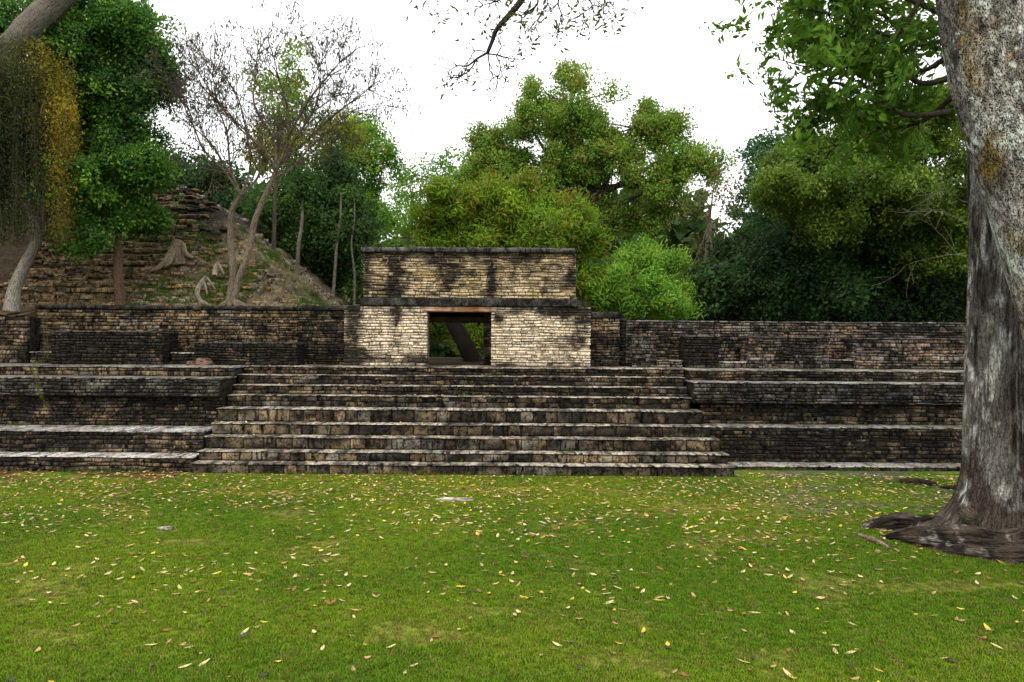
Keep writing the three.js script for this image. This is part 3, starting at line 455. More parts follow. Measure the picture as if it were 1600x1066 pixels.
/** bare branching; tips receive what tip() puts there */
function grow(G, R, p, dir, len, r, level, cfg, tip) {
  const n = 4, pts = [p.clone()], rad = [r]; let d = dir.clone(), q = p.clone();
  for (let i = 0; i < n; i++) { d.add(V((R() - 0.5) * cfg.wild, (R() - 0.5) * cfg.wild + cfg.rise, (R() - 0.5) * cfg.wild)).normalize(); q = q.clone().addScaledVector(d, len / n); pts.push(q); rad.push(Math.max(cfg.thin, r * lerp(1, 0.6, (i + 1) / n))); }
  limb(G, pts, rad, level > 2 ? 6 : level > 0 ? 4 : 3, cfg.col, level > 2 ? 0.1 : 0, false);
  if (level <= 0) return tip && tip(q, d);
  const kids = cfg.kids + (R() < 0.5 ? 1 : 0);
  for (let k = 0; k < kids; k++) {
    const i = k === 0 ? n : 1 + Math.floor(R() * n), side = ball(R).addScaledVector(d, 0).normalize(), nd = d.clone().addScaledVector(side, k === 0 ? 0.35 : cfg.fork).normalize();
    grow(G, R, pts[i], nd, len * (0.62 + 0.25 * R()), rad[i] * (k === 0 ? 0.95 : 0.62), level - 1, cfg, tip);
  }
  if (tip && level < 2) tip(q, d);
}
const DEEP = [[0.03, 0.09, 0.014], [0.065, 0.165, 0.018], [0.17, 0.33, 0.03]], OLIVE = [[0.13, 0.16, 0.01], [0.2, 0.21, 0.014], [0.24, 0.27, 0.03]], FRESH = [[0.085, 0.21, 0.016], [0.15, 0.29, 0.025], [0.22, 0.35, 0.04]], MANGO = [[0.11, 0.21, 0.008], [0.18, 0.29, 0.012], [0.2, 0.17, 0.015]], SHADELEAF = [[0.02, 0.052, 0.013], [0.036, 0.085, 0.018]], MID = [[0.105, 0.21, 0.02], [0.175, 0.29, 0.03], [0.24, 0.24, 0.04]];  // leaf tints; the darkest pair carries painted-in shade under the canopy

crownTree('broadleaf_tree', 'tall spreading tree with visible branching rising behind the gate building', null, { d: 44, seed: 101, r: 0.55, leaf: SPRAY.broad, tint: MID, size: 0.74, sub: 1.05, dense: 0.84, gap: 0.36, trunk: [[905, 520], [915, 420], [930, 350], [900, 290]], bark: [0.1, 0.085, 0.07],
  lobes: [[890, 165, 80, 50], [830, 200, 70, 45], [775, 250, 55, 35], [990, 200, 75, 40], [1065, 230, 52, 50], [900, 235, 90, 50], [850, 275, 90, 35], [960, 260, 80, 45], [1030, 285, 65, 45], [750, 280, 50, 40], [735, 310, 40, 36], [1085, 265, 45, 45], [780, 225, 45, 35], [890, 130, 36, 28], [1010, 345, 60, 40], [960, 335, 40, 40]] });
crownTree('mango_tree', 'dense round yellow-green tree with drooping leaves just behind the gate building', null, { d: 29, seed: 102, r: 0.33, leaf: SPRAY.mango, tint: MANGO, sub: 0.85, dense: 1.1, gap: 0.25, size: 0.66, dz: 1.4, trunk: [[752, 590], [728, 540], [698, 470], [770, 400], [790, 350]], bark: [0.03, 0.025, 0.02],
  lobes: [[760, 325, 90, 42], [690, 345, 62, 52], [850, 345, 75, 45], [810, 375, 120, 40], [905, 385, 50, 45], [930, 440, 32, 60], [700, 390, 70, 40], [790, 305, 50, 30], [690, 510, 30, 16, 3], [742, 525, 14, 16, 2]] });
crownTree('thin_trunked_tree', 'tall dense dark green tree on a thin reddish trunk in front of the mound', null, { d: 25.2, seed: 103, r: 0.145, leaf: SPRAY.broad, tint: DEEP, sub: 0.8, size: 0.52, dense: 1.15, gap: 0.28, dz: 3.4, trunk: [[190, 480, 24.2], [184, 420, 24.3], [186, 350, 24.6], [170, 250, 25], [160, 150, 25.2]], bark: [0.19, 0.125, 0.085],
  lobes: [[150, 40, 90, 55], [205, 80, 58, 60], [110, 105, 70, 60], [185, 145, 72, 60], [135, 200, 75, 65], [205, 215, 52, 55], [170, 265, 72, 55], [145, 325, 52, 60, -0.4, 1.4], [205, 315, 42, 48], [225, 340, 24, 24], [60, 40, 70, 60], [235, 105, 30, 30], [215, 255, 34, 40], [70, 250, 60, 90, 1.5], [60, 150, 60, 70, 1.5]] });
crownTree('dark_tree', 'dark round tree behind the top of the mound', 'dark trees behind the mound', { d: 41, seed: 104, r: 0.3, leaf: SPRAY.broad, tint: SHADELEAF, size: 1.1, sub: 1.4, trunk: [[290, 480], [290, 330]], lobes: [[285, 280, 55, 42], [245, 290, 40, 50], [330, 290, 50, 45], [375, 330, 50, 50]], limbs: false });
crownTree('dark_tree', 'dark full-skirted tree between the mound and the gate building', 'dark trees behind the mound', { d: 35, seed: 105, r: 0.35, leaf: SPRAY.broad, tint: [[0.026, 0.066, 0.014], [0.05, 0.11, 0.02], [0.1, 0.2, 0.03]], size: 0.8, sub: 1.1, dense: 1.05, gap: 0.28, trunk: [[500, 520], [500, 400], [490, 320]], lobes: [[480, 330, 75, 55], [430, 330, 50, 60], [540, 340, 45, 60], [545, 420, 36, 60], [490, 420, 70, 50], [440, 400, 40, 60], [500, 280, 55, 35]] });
crownTree('dark_tree', 'dark tree at the left edge behind the hanging vines', 'dark trees behind the mound', { d: 31, seed: 125, r: 0.3, leaf: SPRAY.broad, tint: SHADELEAF, size: 0.8, sub: 1.1, gap: 0.25, trunk: [[-20, 480], [-10, 330]], lobes: [[0, 300, 70, 70], [40, 240, 60, 60], [10, 380, 60, 50], [70, 320, 50, 60], [10, 180, 60, 60]], limbs: false });
crownTree('olive_tree', 'yellow-olive leaved tree showing above the dark tree left of the gate building', null, { d: 39, seed: 106, r: 0.25, leaf: SPRAY.fine, tint: OLIVE, size: 1.1, sub: 1.0, dense: 0.8, gap: 0.38, trunk: [[510, 480], [505, 300]], lobes: [[490, 240, 56, 38], [535, 255, 44, 46], [450, 225, 45, 30], [520, 205, 40, 28], [400, 235, 40, 26], [470, 275, 50, 30]] });
crownTree('slender_tree', 'tall slender green tree rising through the bare tree', null, { d: 31, seed: 107, r: 0.09, leaf: SPRAY.fine, tint: MID, size: 0.95, sub: 0.8, dense: 0.75, gap: 0.36, trunk: [[425, 480], [430, 300], [436, 160]], lobes: [[452, 95, 34, 26], [418, 125, 26, 30], [455, 135, 30, 22], [430, 180, 30, 20], [470, 185, 20, 20]] });
crownTree('light_tree', 'airy bright green tree with visible limbs left of the gate building roof', 'airy bright trees', { d: 46, seed: 108, r: 0.26, leaf: SPRAY.broad, tint: FRESH, size: 0.85, sub: 1.1, dense: 0.75, gap: 0.4, trunk: [[575, 520], [570, 400], [585, 300]], bark: [0.24, 0.22, 0.19], lobes: [[575, 212, 46, 30], [602, 240, 28, 30], [555, 250, 40, 40], [595, 295, 38, 36], [588, 350, 44, 44], [540, 200, 40, 26], [560, 310, 40, 40]] });
crownTree('light_tree', 'thin feathery bright green tree between the airy tree and the round yellow-green tree', 'airy bright trees', { d: 50, seed: 109, r: 0.22, leaf: SPRAY.fine, tint: FRESH, size: 1.4, sub: 1.3, dense: 0.55, gap: 0.45, trunk: [[640, 520], [640, 400], [645, 300]], bark: [0.24, 0.22, 0.19], lobes: [[640, 280, 40, 28], [622, 320, 36, 36], [608, 370, 36, 36], [670, 272, 32, 22], [695, 262, 26, 18], [650, 310, 40, 30]] });
crownTree('brownish_tree', 'thin brownish half-bare tree to the right of the spreading tree', null, { d: 37, seed: 110, r: 0.16, leaf: SPRAY.small, tint: [[0.10, 0.09, 0.03], [0.13, 0.105, 0.035], [0.2, 0.15, 0.06]], size: 1.4, sub: 1.0, dense: 0.5, gap: 0.42, trunk: [[1100, 520], [1105, 400], [1110, 320]], bark: [0.22, 0.19, 0.16], lobes: [[1115, 290, 26, 32], [1090, 340, 40, 40], [1125, 360, 30, 50], [1080, 420, 45, 50], [1120, 450, 36, 40]] });
crownTree('leafy_bush_tree', 'medium green leafy tree just behind the right wing wall', null, { d: 28, seed: 111, r: 0.16, leaf: SPRAY.mango, tint: FRESH, size: 0.6, sub: 0.75, dense: 0.95, gap: 0.3, dz: 1.5, trunk: [[955, 540], [957, 460], [960, 410]], lobes: [[1010, 420, 44, 42], [1030, 465, 40, 36], [965, 400, 32, 40], [985, 470, 40, 36], [940, 470, 26, 40, 0.5], [960, 440, 36, 40, -0.8], [965, 485, 40, 24, -0.8], [1050, 430, 34, 40, 1], [1060, 480, 36, 24, 1]] });
crownTree('bluish_tree', 'bluish green rounded tree at the left edge of the right-hand wood', null, { d: 42, seed: 112, r: 0.3, leaf: SPRAY.fine, tint: [[0.03, 0.09, 0.03], [0.05, 0.12, 0.04]], size: 1.4, sub: 1.4, dense: 1, gap: 0.25, trunk: [[1190, 520], [1195, 350]], lobes: [[1195, 250, 34, 26], [1180, 285, 32, 40], [1240, 245, 40, 36], [1270, 225, 34, 28], [1190, 340, 40, 40]], limbs: false });
crownTree('wood_tree', 'wide olive green tree overhanging the right wall in front of the dark wood', 'trees of the right-hand wood', { d: 30, seed: 113, r: 0.24, bark: [0.05, 0.042, 0.034], leaf: SPRAY.broad, tint: [[0.075, 0.135, 0.012], [0.125, 0.195, 0.018], [0.18, 0.27, 0.03]], size: 0.6, sub: 0.9, dense: 1.0, gap: 0.33, dz: 3, deep: 1.3, trunk: [[1545, 530], [1535, 420], [1480, 320], [1420, 280]], lobes: [[1290, 255, 75, 55], [1370, 225, 90, 60], [1450, 205, 75, 60], [1510, 265, 60, 75], [1340, 305, 95, 42], [1430, 300, 95, 55], [1235, 295, 55, 45], [1490, 365, 60, 50], [1400, 350, 75, 34], [1290, 345, 50, 30], [1440, 410, 60, 40, 1]],
  rest(t, R) { const G = new Geo(), cfg = { wild: 0.5, rise: -0.02, thin: 0.008, kids: 2, fork: 0.9, col: barkCol([0.3, 0.28, 0.22], 3) }; for (const [px, py, dx, dy] of [[1525, 360, -1, 0.2], [1525, 320, -1, 0.3], [1510, 395, -1, 0.05]]) grow(G, R, at(px, py, 25), V(dx, dy, 0).normalize(), 1.2, 0.018, 3, cfg); mesh('dead_twigs', G.build(), BARK, t); } });
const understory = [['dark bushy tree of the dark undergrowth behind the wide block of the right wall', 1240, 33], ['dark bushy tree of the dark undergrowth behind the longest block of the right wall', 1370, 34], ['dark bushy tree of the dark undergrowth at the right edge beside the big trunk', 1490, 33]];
understory.forEach(([label, px, d], i) => crownTree('understory_tree', label, 'trees of the right-hand wood', { d, seed: 120 + i, r: 0.2, leaf: SPRAY.broad, tint: SHADELEAF, size: 0.85, sub: 1.1, dense: 1, gap: 0.28, limbs: false, trunk: [[px, 540], [px + 8, 400]], lobes: [[px, 380, 75, 40], [px - 30, 440, 60, 50], [px + 45, 440, 60, 50], [px, 480, 80, 26], [px + 10, 335, 60, 36, 3]] }));
crownTree('understory_tree', 'dark leafy tree behind the narrow blocks of the right wall', 'trees of the right-hand wood', { d: 36, seed: 124, r: 0.2, leaf: SPRAY.broad, tint: SHADELEAF, size: 1.1, sub: 1.2, gap: 0.25, limbs: false, trunk: [[1150, 540], [1150, 420]], lobes: [[1160, 400, 40, 40], [1140, 460, 50, 40], [1190, 450, 40, 50], [1100, 480, 50, 25]] });
// slim pale trunks standing in the dark between mound and gate building
for (const [label, pts, r, d] of [['short pale curved trunk at the right foot of the mound', [[458, 446], [464, 420], [466, 385]], 0.12, 31.8], ['slim pale upright trunk left of the gate building', [[518, 490], [522, 440], [527, 375]], 0.085, 32.4], ['thinnest upright trunk closest to the gate building corner', [[553, 490], [554, 430], [549, 380]], 0.06, 32.6]]) {
  const t = thing('slim_trunk', label, 'tree trunk', 'slim trunks in the dark gap'), G = new Geo(), p = pts.map(([a, b]) => at(a, b, d)); p.unshift(V(p[0].x, groundLevel(p[0].x, p[0].z) - 0.1, p[0].z)); { const e = p[p.length - 1]; p.push(e.clone().add(V(0.06, 1.1, -0.3)), e.clone().add(V(-0.05, 2.4, -0.8))); }
  limb(G, p, p.map((_, i) => r * lerp(1.1, 0.4, i / p.length)), 8, barkCol([0.22, 0.2, 0.17], r * 50)); mesh('trunk', G.build(), BARK, t); base(t, p[0].x, p[0].y, p[0].z);
}
{ // the bare tree on the mound's foot
  const t = thing('bare_tree', 'leafless tree with twin pale stems and a wide twiggy crown in front of the mound', 'tree'), R = rng(131), T = new Geo(), B = new Geo(), S = new Scatter(), col = barkCol([0.24, 0.195, 0.15], 4), d = 24.2;
  const line = (pts, r, G = T, seg = 9) => { const p = pts.map(([x, y, o = 0], i) => at(x + (i && i < pts.length - 1 ? 9 * (R() - 0.5) : 0), y, d + o)); limb(G, p, p.map((_, i) => lerp(r[0], r[1], i / (p.length - 1))), seg, col, 0.14); return p; };
  line([[358, 490], [362, 470], [360, 430], [364, 380], [366, 330], [376, 306]], [0.16, 0.08]); line([[364, 478], [374, 440], [386, 390], [402, 345], [420, 295], [430, 270]], [0.13, 0.085]);
  for (const [x, y] of [[335, 485], [350, 492], [385, 490], [400, 488]]) line([[362, 468], [lerp(362, x, 0.6), 480, -0.2], [x, y + 2, -0.3]], [0.12, 0.03], T, 6);
  const cfg = { wild: 0.3, rise: 0.02, thin: 0.0075, kids: 2, fork: 0.85, col };
  const tip = (p, q) => { if (R() < 0.45) for (let i = 0; i < 2; i++) S.put(p.clone().add(V((R() - 0.5) * 0.25, -0.05 - 0.1 * R(), (R() - 0.5) * 0.25)), V((R() - 0.5) * 0.4, -1, (R() - 0.5) * 0.4).normalize(), R() * 6.28, 0.7 + 0.6 * R(), R() < 0.25 ? [0.09, 0.1, 0.02] : [0.05, 0.04, 0.045]); };
  const main = [ // the main limbs, traced from fork to tip
    [[376, 306], [350, 270], [320, 235], [300, 195], [282, 155]], [[376, 306], [362, 262], [352, 210], [338, 160], [312, 115]], [[376, 306], [392, 262], [388, 205], [370, 150], [345, 110]], [[374, 310], [366, 290], [345, 255], [318, 215], [268, 175]],
    [[430, 270], [424, 220], [400, 165], [395, 125], [402, 85]], [[430, 270], [446, 222], [450, 170], [440, 125], [428, 90]], [[430, 270], [462, 220], [490, 175], [500, 140], [497, 105]], [[436, 258], [475, 220], [510, 190], [540, 165], [575, 140]], [[428, 276], [455, 262], [480, 235], [525, 195], [545, 175]], [[376, 306], [400, 275], [405, 230], [372, 190], [330, 165]], [[430, 270], [415, 240], [375, 200], [345, 160], [332, 120]], [[446, 222], [478, 160], [512, 120], [530, 98]]];
  main.forEach((m, k) => {
    const p = line(m.map(([x, y], i) => [x, y, (k % 5 - 2) * 0.45 * i / 2]), [0.055, 0.016], B, 6);
    for (let i = 1; i < p.length; i++) for (let j = 0; j < (i === p.length - 1 ? 4 : 3); j++) { const dir = p[i].clone().sub(p[i - 1]).normalize().addScaledVector(ball(R), 0.75).normalize(); grow(B, R, p[i], dir, (0.55 + 0.35 * R()), 0.02, 3, cfg, tip); }
  });
  mesh('trunk', T.build(), BARK, t); mesh('branches', B.build(), BARK, t); S.build('hanging_pods', spray(9, 3, 0.11, 0.15, -0.9, 0.22), LEAF, t).userData.kind = 'stuff'; base(t, at(360, 488, d).x, 4.6, -d);
}
{ // vine-hung tree at the left edge
  const t = thing('vine_tree', 'tree at the left edge smothered in hanging olive and golden yellow vines', 'tree'), R = rng(141), T = new Geo(), B = new Geo(), S = new Scatter(), col = barkCol([0.23, 0.21, 0.185], 6), d = 22.6, P = (x, y, o = 0) => at(x, y, d + o);
  limb(T, [P(18, 486), P(22, 455), P(38, 415), P(58, 372), P(40, 300), P(-10, 220), P(-40, 160)], [0.27, 0.2, 0.17, 0.16, 0.2, 0.24, 0.3], 12, barkCol([0.36, 0.34, 0.3], 2), 0.14);
  limb(T, [P(-70, 520), P(-50, 400), P(-45, 250), P(-40, 160), P(-5, 100), P(45, 45), P(105, -15), P(170, -90)], [0.6, 0.5, 0.42, 0.4, 0.42, 0.42, 0.38, 0.3], 14, col, 0.14);
  const vine = barkCol([0.09, 0.085, 0.05], 8);
  for (let i = 0; i < 290; i++) {
    const x = -60 + 172 * R(), crest = 130 + 0.9 * Math.max(0, x - 50) + 60 * smooth(30, -60, x) * 0 + 40 * (R() - 0.5), o = -1.2 + 2.6 * R(), y0 = crest - 25 * R(), y1 = y0 + 90 + 200 * R() * (x > 85 ? 1.1 : 1), n = 9, p = [];
    for (let k = 0; k <= n; k++) p.push(P(x + 8 * (fbm(k * 0.5, i, 3, 2) - 0.5) * 2, lerp(y0, Math.min(y1, 385 - 10 * R()), k / n), o + 0.2 * (noise(k * 0.6, i, 7) - 0.5)));
    limb(B, p, p.map(() => 0.008 + 0.006 * R()), 3, vine, 0, false);
    const gold = smooth(55, 95, x + 20 * (R() - 0.5)) * (R() < 0.85 ? 1 : 0);
    for (let k = 0; k < n * 4; k++) { const q = p[Math.floor(k / 4)].clone().lerp(p[Math.floor(k / 4) + 1], R()).add(V((R() - 0.5) * 0.22, 0, (R() - 0.5) * 0.22)), yel = gold * (k / (n * 4) < 0.45 + 0.4 * R() ? 1 : 0.35), v = 0.6 + 0.7 * R(); if (R() < 0.75) S.put(q, V((R() - 0.5), -0.8, (R() - 0.5)).normalize(), R() * 6.28, 0.45 + 0.45 * R() * R(), mix3(R() < 0.45 ? [0.07, 0.07, 0.025] : [0.05, 0.075, 0.02], [0.34, 0.26, 0.02], yel).map((c) => c * v)); }
  }
  for (let i = 0; i < 2600; i++) { const x = -70 + 180 * R(), y = 60 + 130 * R() + 0.5 * Math.max(0, x - 40), q = P(x, y, -1 + 2.4 * R()); if (noise(q.x * 1.6, q.y * 1.6, q.z * 1.6) < 0.42) continue; const v = 0.6 + 0.7 * R(), g = R() * smooth(20, 85, x); S.put(q, ball(R, 0.5), R() * 6.28, 0.5 + 0.3 * R(), mix3([0.09, 0.10, 0.02], [0.34, 0.27, 0.02], g).map((c) => c * v)); }
  mesh('trunk', T.build(), BARK, t); mesh('vines', B.build(), BARK, t); S.build('foliage', SPRAY.small, LEAF, t).userData.kind = 'stuff'; base(t, P(-60, 520).x, 4, -d);
}
{ // far wood that closes the view
  const S = new Scatter(), R = rng(151);
  for (let i = 0; i < 15000; i++) {
    const d = 54 + 26 * R(), x = (R() - 0.5) * 2.1 * d, hgt = 11 + 7 * fbm(x * 0.09, d * 0.15, 5, 3) - 4 * smooth(0.09, 0.0, Math.abs(x / d + 0.165)) - 4 * smooth(0.06, 0, Math.abs(x / d - 0.315)), y = -7 + (hgt + 7) * R() ** 0.8, p = V(x, y, -d); if (noise(x * 0.4, y * 0.4, d * 0.4) < 0.3) continue;
    const v = 0.6 + 0.7 * R(), u = ball(R, 0.7); S.put(p, u, R() * 6.28, 2.0 + 1.2 * R(), [0.05 * v, 0.1 * v, 0.022 * v]);
  }
  const o = S.build('far_wood', SPRAY.far, LEAF, scene); o.userData = { kind: 'stuff', label: 'mass of distant forest foliage closing the view behind the trees', category: 'forest' };
}

// ---------------------------------------------------------------- the two big trunks on the right
/** a great trunk as one skin: centre line and radius by height, flutes and buttress lobes toward the given directions */
function greatTrunk(line, radius, lobes, { rows = 240, seg = 300, col, furrow = 0.03, seed = 1, hi }) {
  const G = new Geo(), curve = new THREE.CatmullRomCurve3(line, false, 'centripetal');
  for (let j = 0; j <= rows; j++) {
    const t = (j / rows) ** 1.5, c = curve.getPoint(t), y = c.y;
    for (let i = 0; i <= seg; i++) {
      const th = i / seg * Math.PI * 2, ca = Math.cos(th), sa = Math.sin(th); let r = radius(y);
      for (const [dir, wide, reach, fall] of lobes) { let da = Math.atan2(Math.sin(th - dir), Math.cos(th - dir)); r += reach * Math.exp(-(da * da) / (wide * wide)) * Math.exp(-Math.max(0, y) / fall); }
      r *= 1 + 0.05 * (fbm(ca * 2.2 + seed, sa * 2.2, y * 0.5, 3) - 0.5) * 2;
      const f = 1 - Math.abs(2 * fbm(ca * 12 + 1.5 * (fbm(ca * 3, sa * 3, y * 1.2, 2) - 0.5), sa * 12 + seed, y * 0.55, 3) - 1); r += furrow * (f - 0.6) + furrow * 0.35 * (fbm(ca * 22, sa * 22 + seed, y * 4, 2) - 0.5);
      const x = c.x + ca * r, z = c.z - sa * r; G.v(x, y + (y < 0.6 ? 0.05 * (noise(x * 4, z * 4, 5) - 0.5) : 0), z, i / seg * 5, y * 1.0, col(x, y, z, f, th));
    }
  }
  const w = seg + 1; for (let j = 0; j < rows; j++) for (let i = 0; i < seg; i++) G.quad(j * w + i, j * w + i + 1, (j + 1) * w + i + 1, (j + 1) * w + i);
  return G.build();
}
/** a gnarled root: strands that run and twist along it */
function gnarl(G, pts, r, col) {
  const c = new THREE.CatmullRomCurve3(pts), n = 110, seg = 56, w = seg + 1, s0 = G.p.length / 3;
  for (let j = 0; j <= n; j++) {
    const t = j / n, p = c.getPoint(t), d = c.getTangent(t), a = UP.clone().cross(d).normalize(), b = d.clone().cross(a), k = t * (r.length - 1), i0 = Math.min(r.length - 2, Math.floor(k)), R0 = lerp(r[i0], r[i0 + 1], k - i0), run = t * c.getLength();
    for (let i = 0; i <= seg; i++) {
      const th = i / seg * 6.28318 , ca = Math.cos(th), sa = Math.sin(th), f = 1 - Math.abs(2 * fbm(ca * 2.6 + pts[0].x, sa * 2.6 + 0.5 * run, run * 1.1 + pts[0].z, 3) - 1), q = R0 * (0.62 + 0.55 * f) + 0.03 * (fbm(ca * 5, sa * 5, run * 9, 3) - 0.5);
      const x = p.x + (a.x * ca + b.x * sa) * q, y = p.y + (a.y * ca + b.y * sa) * q * 0.85, z = p.z + (a.z * ca + b.z * sa) * q; G.v(x, y, z, i / seg * 1.5, run * 0.5, col(x, y, z));
    }
  }
  for (let j = 0; j < n; j++) for (let i = 0; i < seg; i++) G.quad(s0 + j * w + i, s0 + j * w + i + 1, s0 + (j + 1) * w + i + 1, s0 + (j + 1) * w + i);
}
const nearLeaves = (t, R, G, S, pts, r0, tint, { twigs = 7, len = 0.8, leafy = 5, size = 1, col }) => {
  const p = pts.map(([x, y, d]) => at(x, y, d)); limb(G, p, p.map((_, i) => lerp(r0, 0.014, i / (p.length - 1))), 6, col, 0.1);
  const c = new THREE.CatmullRomCurve3(p), cfg = { wild: 0.5, rise: -0.01, thin: 0.004, kids: 1, fork: 0.9, col };
  for (let i = 0; i < twigs; i++) {
    const u = 0.2 + 0.8 * (i + R()) / twigs, q = c.getPoint(Math.min(1, u)), dir = c.getTangent(Math.min(1, u)).addScaledVector(ball(R), 1.1).normalize();
    grow(G, R, q, dir, len * (0.5 + 0.6 * R()), 0.012, 2, cfg, (e, dd) => { for (let k = 0; k < leafy; k++) { const v = 0.65 + 0.7 * R(), f = R(); S.put(e.clone().addScaledVector(ball(R), 0.22 * R()), dd.clone().addScaledVector(ball(R), 0.7).add(V(0, -0.25, 0)).normalize(), R() * 6.28, size * (0.7 + 0.5 * R()), mix3(tint[0], tint[1], f).map((a) => a * v)); } });
  }
};
{
  const t = thing('big_tree', 'huge upright grey trunk with furrowed bark and spreading roots on the right of the lawn', 'tree'), R = rng(161), X = 9.02, Z = -12.25;
  const bark = (x, y, z) => { // grey bark, dark streaks, pale lichen flakes, brown earthy patches toward the roots
    const n = fbm(x * 1.6, y * 0.9, z * 1.6, 4), l = smooth(0.54, 0.66, fbm(x * 6, y * 3, z * 6, 4)), k = smooth(0.54, 0.68, fbm(x * 9, y * 1.1, z * 9 + 40, 4));
    let c = mix3([0.11, 0.1, 0.09], [0.25, 0.24, 0.225], smooth(0.3, 0.7, n)); c = mix3(c, [0.56, 0.56, 0.53], l * 0.8); c = mix3(c, [0.025, 0.022, 0.019], k * 0.9);
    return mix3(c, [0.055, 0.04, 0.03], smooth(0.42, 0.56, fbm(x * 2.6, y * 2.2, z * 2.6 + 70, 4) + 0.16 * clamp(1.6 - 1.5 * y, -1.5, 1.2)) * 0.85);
  };
  const lobes = [[Math.PI * 0.93, 0.42, 1.15, 0.33], [Math.PI * 1.28, 0.36, 0.75, 0.3], [Math.PI * 1.62, 0.4, 0.55, 0.35], [0.3, 0.5, 0.8, 0.4], [1.4, 0.5, 0.6, 0.4]];
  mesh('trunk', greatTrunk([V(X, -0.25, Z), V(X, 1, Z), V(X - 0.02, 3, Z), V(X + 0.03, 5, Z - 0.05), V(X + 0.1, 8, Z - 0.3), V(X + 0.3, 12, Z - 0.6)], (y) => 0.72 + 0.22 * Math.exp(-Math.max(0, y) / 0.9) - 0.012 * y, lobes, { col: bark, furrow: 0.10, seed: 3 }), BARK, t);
  const rc = (x, y, z) => { const n = fbm(x * 3, y * 6, z * 3, 4), p = smooth(0.6, 0.75, fbm(x * 7, y * 7, z * 7, 3)); return mix3(mix3([0.022, 0.017, 0.014], [0.085, 0.066, 0.052], smooth(0.35, 0.75, n)), [0.34, 0.32, 0.29], p * 0.75); };
  const root = (pts, r, squash = 0.7) => { const G = new Geo(), p = pts.map(([x, y, z]) => V(x, y, z)); gnarl(G, p, r, rc); mesh('root', G.build(), BARK, t); };
  root([[8.7, 0.5, -12.1], [8.2, 0.24, -12.35], [7.75, 0.13, -12.7], [7.35, 0.14, -12.95], [6.9, 0.02, -13.05], [6.6, -0.08, -13.0]], [0.36, 0.3, 0.24, 0.2, 0.14, 0.05]);
  root([[8.9, 0.3, -11.7], [8.3, 0.16, -11.55], [7.7, 0.16, -11.75], [7.25, 0.12, -12.05], [6.75, -0.05, -12.5]], [0.38, 0.32, 0.28, 0.2, 0.06]);
  root([[9.0, 0.3, -11.6], [8.75, 0.1, -11.2], [8.2, 0.06, -11.2], [7.6, 0.05, -11.45], [7.2, -0.05, -11.85]], [0.34, 0.25, 0.19, 0.15, 0.06]);
  root([[9.2, 0.25, -11.6], [9.4, 0.1, -11.1], [9.3, 0.0, -10.6], [9.0, -0.1, -10.3]], [0.3, 0.24, 0.15, 0.06]);
  { const G = new Geo(); const k = [0.12, 0.1, 0.07]; limb(G, [V(8.12, 0.5, -12.1), V(8.1, 0.49, -11.95), V(8.1, 0.49, -11.9), V(8.1, 0.49, -11.885)], [0.16, 0.14, 0.1, 0.01], 14, barkCol(k, 2), 0.3); mesh('knot', G.build(), BARK, t); }
  // its lower boughs, reaching left above the wall
  const G = new Geo(), S = new Scatter(), col = barkCol([0.12, 0.1, 0.08], 5), tint = [[0.06, 0.14, 0.012], [0.13, 0.24, 0.02]];
  for (const pts of [[[1500, -60, 12.6], [1440, 0, 12.8], [1400, 55, 13], [1350, 40, 13.2], [1290, 20, 13.4], [1225, 10, 13.6]], [[1490, 120, 12.6], [1440, 130, 12.8], [1390, 95, 13], [1340, 90, 13.3], [1280, 80, 13.6]], [[1485, 175, 12.6], [1420, 180, 12.8], [1350, 150, 13.2], [1300, 130, 13.4], [1285, 165, 13.5]], [[1470, 20, 12.8], [1400, -10, 13], [1330, -30, 13.4], [1250, -10, 13.8]], [[1490, 60, 13.4], [1430, 70, 14], [1370, 20, 14.4], [1310, 50, 14.6]], [[1490, 150, 13], [1440, 190, 13.6], [1380, 200, 14], [1330, 180, 14.4]], [[1480, 90, 13], [1440, 110, 13.4], [1420, 60, 13.6]]])
    nearLeaves(t, R, G, S, pts, 0.06, tint, { twigs: 16, len: 0.7, leafy: 4, size: 0.31, col });
  { const p = [[1400, 95, 13], [1330, 100, 13], [1265, 105, 13], [1225, 95, 13], [1195, 88, 13]].map((a) => at(...a)); limb(G, p, [0.03, 0.022, 0.015, 0.01, 0.006], 5, col); const cfg = { wild: 0.4, rise: 0, thin: 0.004, kids: 2, fork: 0.8, col }; grow(G, R, at(1270, 105, 13), V(-0.8, -0.5, 0).normalize(), 0.55, 0.012, 2, cfg); grow(G, R, at(1225, 95, 13), V(-1, 0.1, 0).normalize(), 0.35, 0.008, 2, cfg); }
  mesh('boughs', G.build(), BARK, t); S.build('crown', SPRAY.big, LEAF, t).userData.kind = 'stuff'; base(t, X, 0, Z);
}
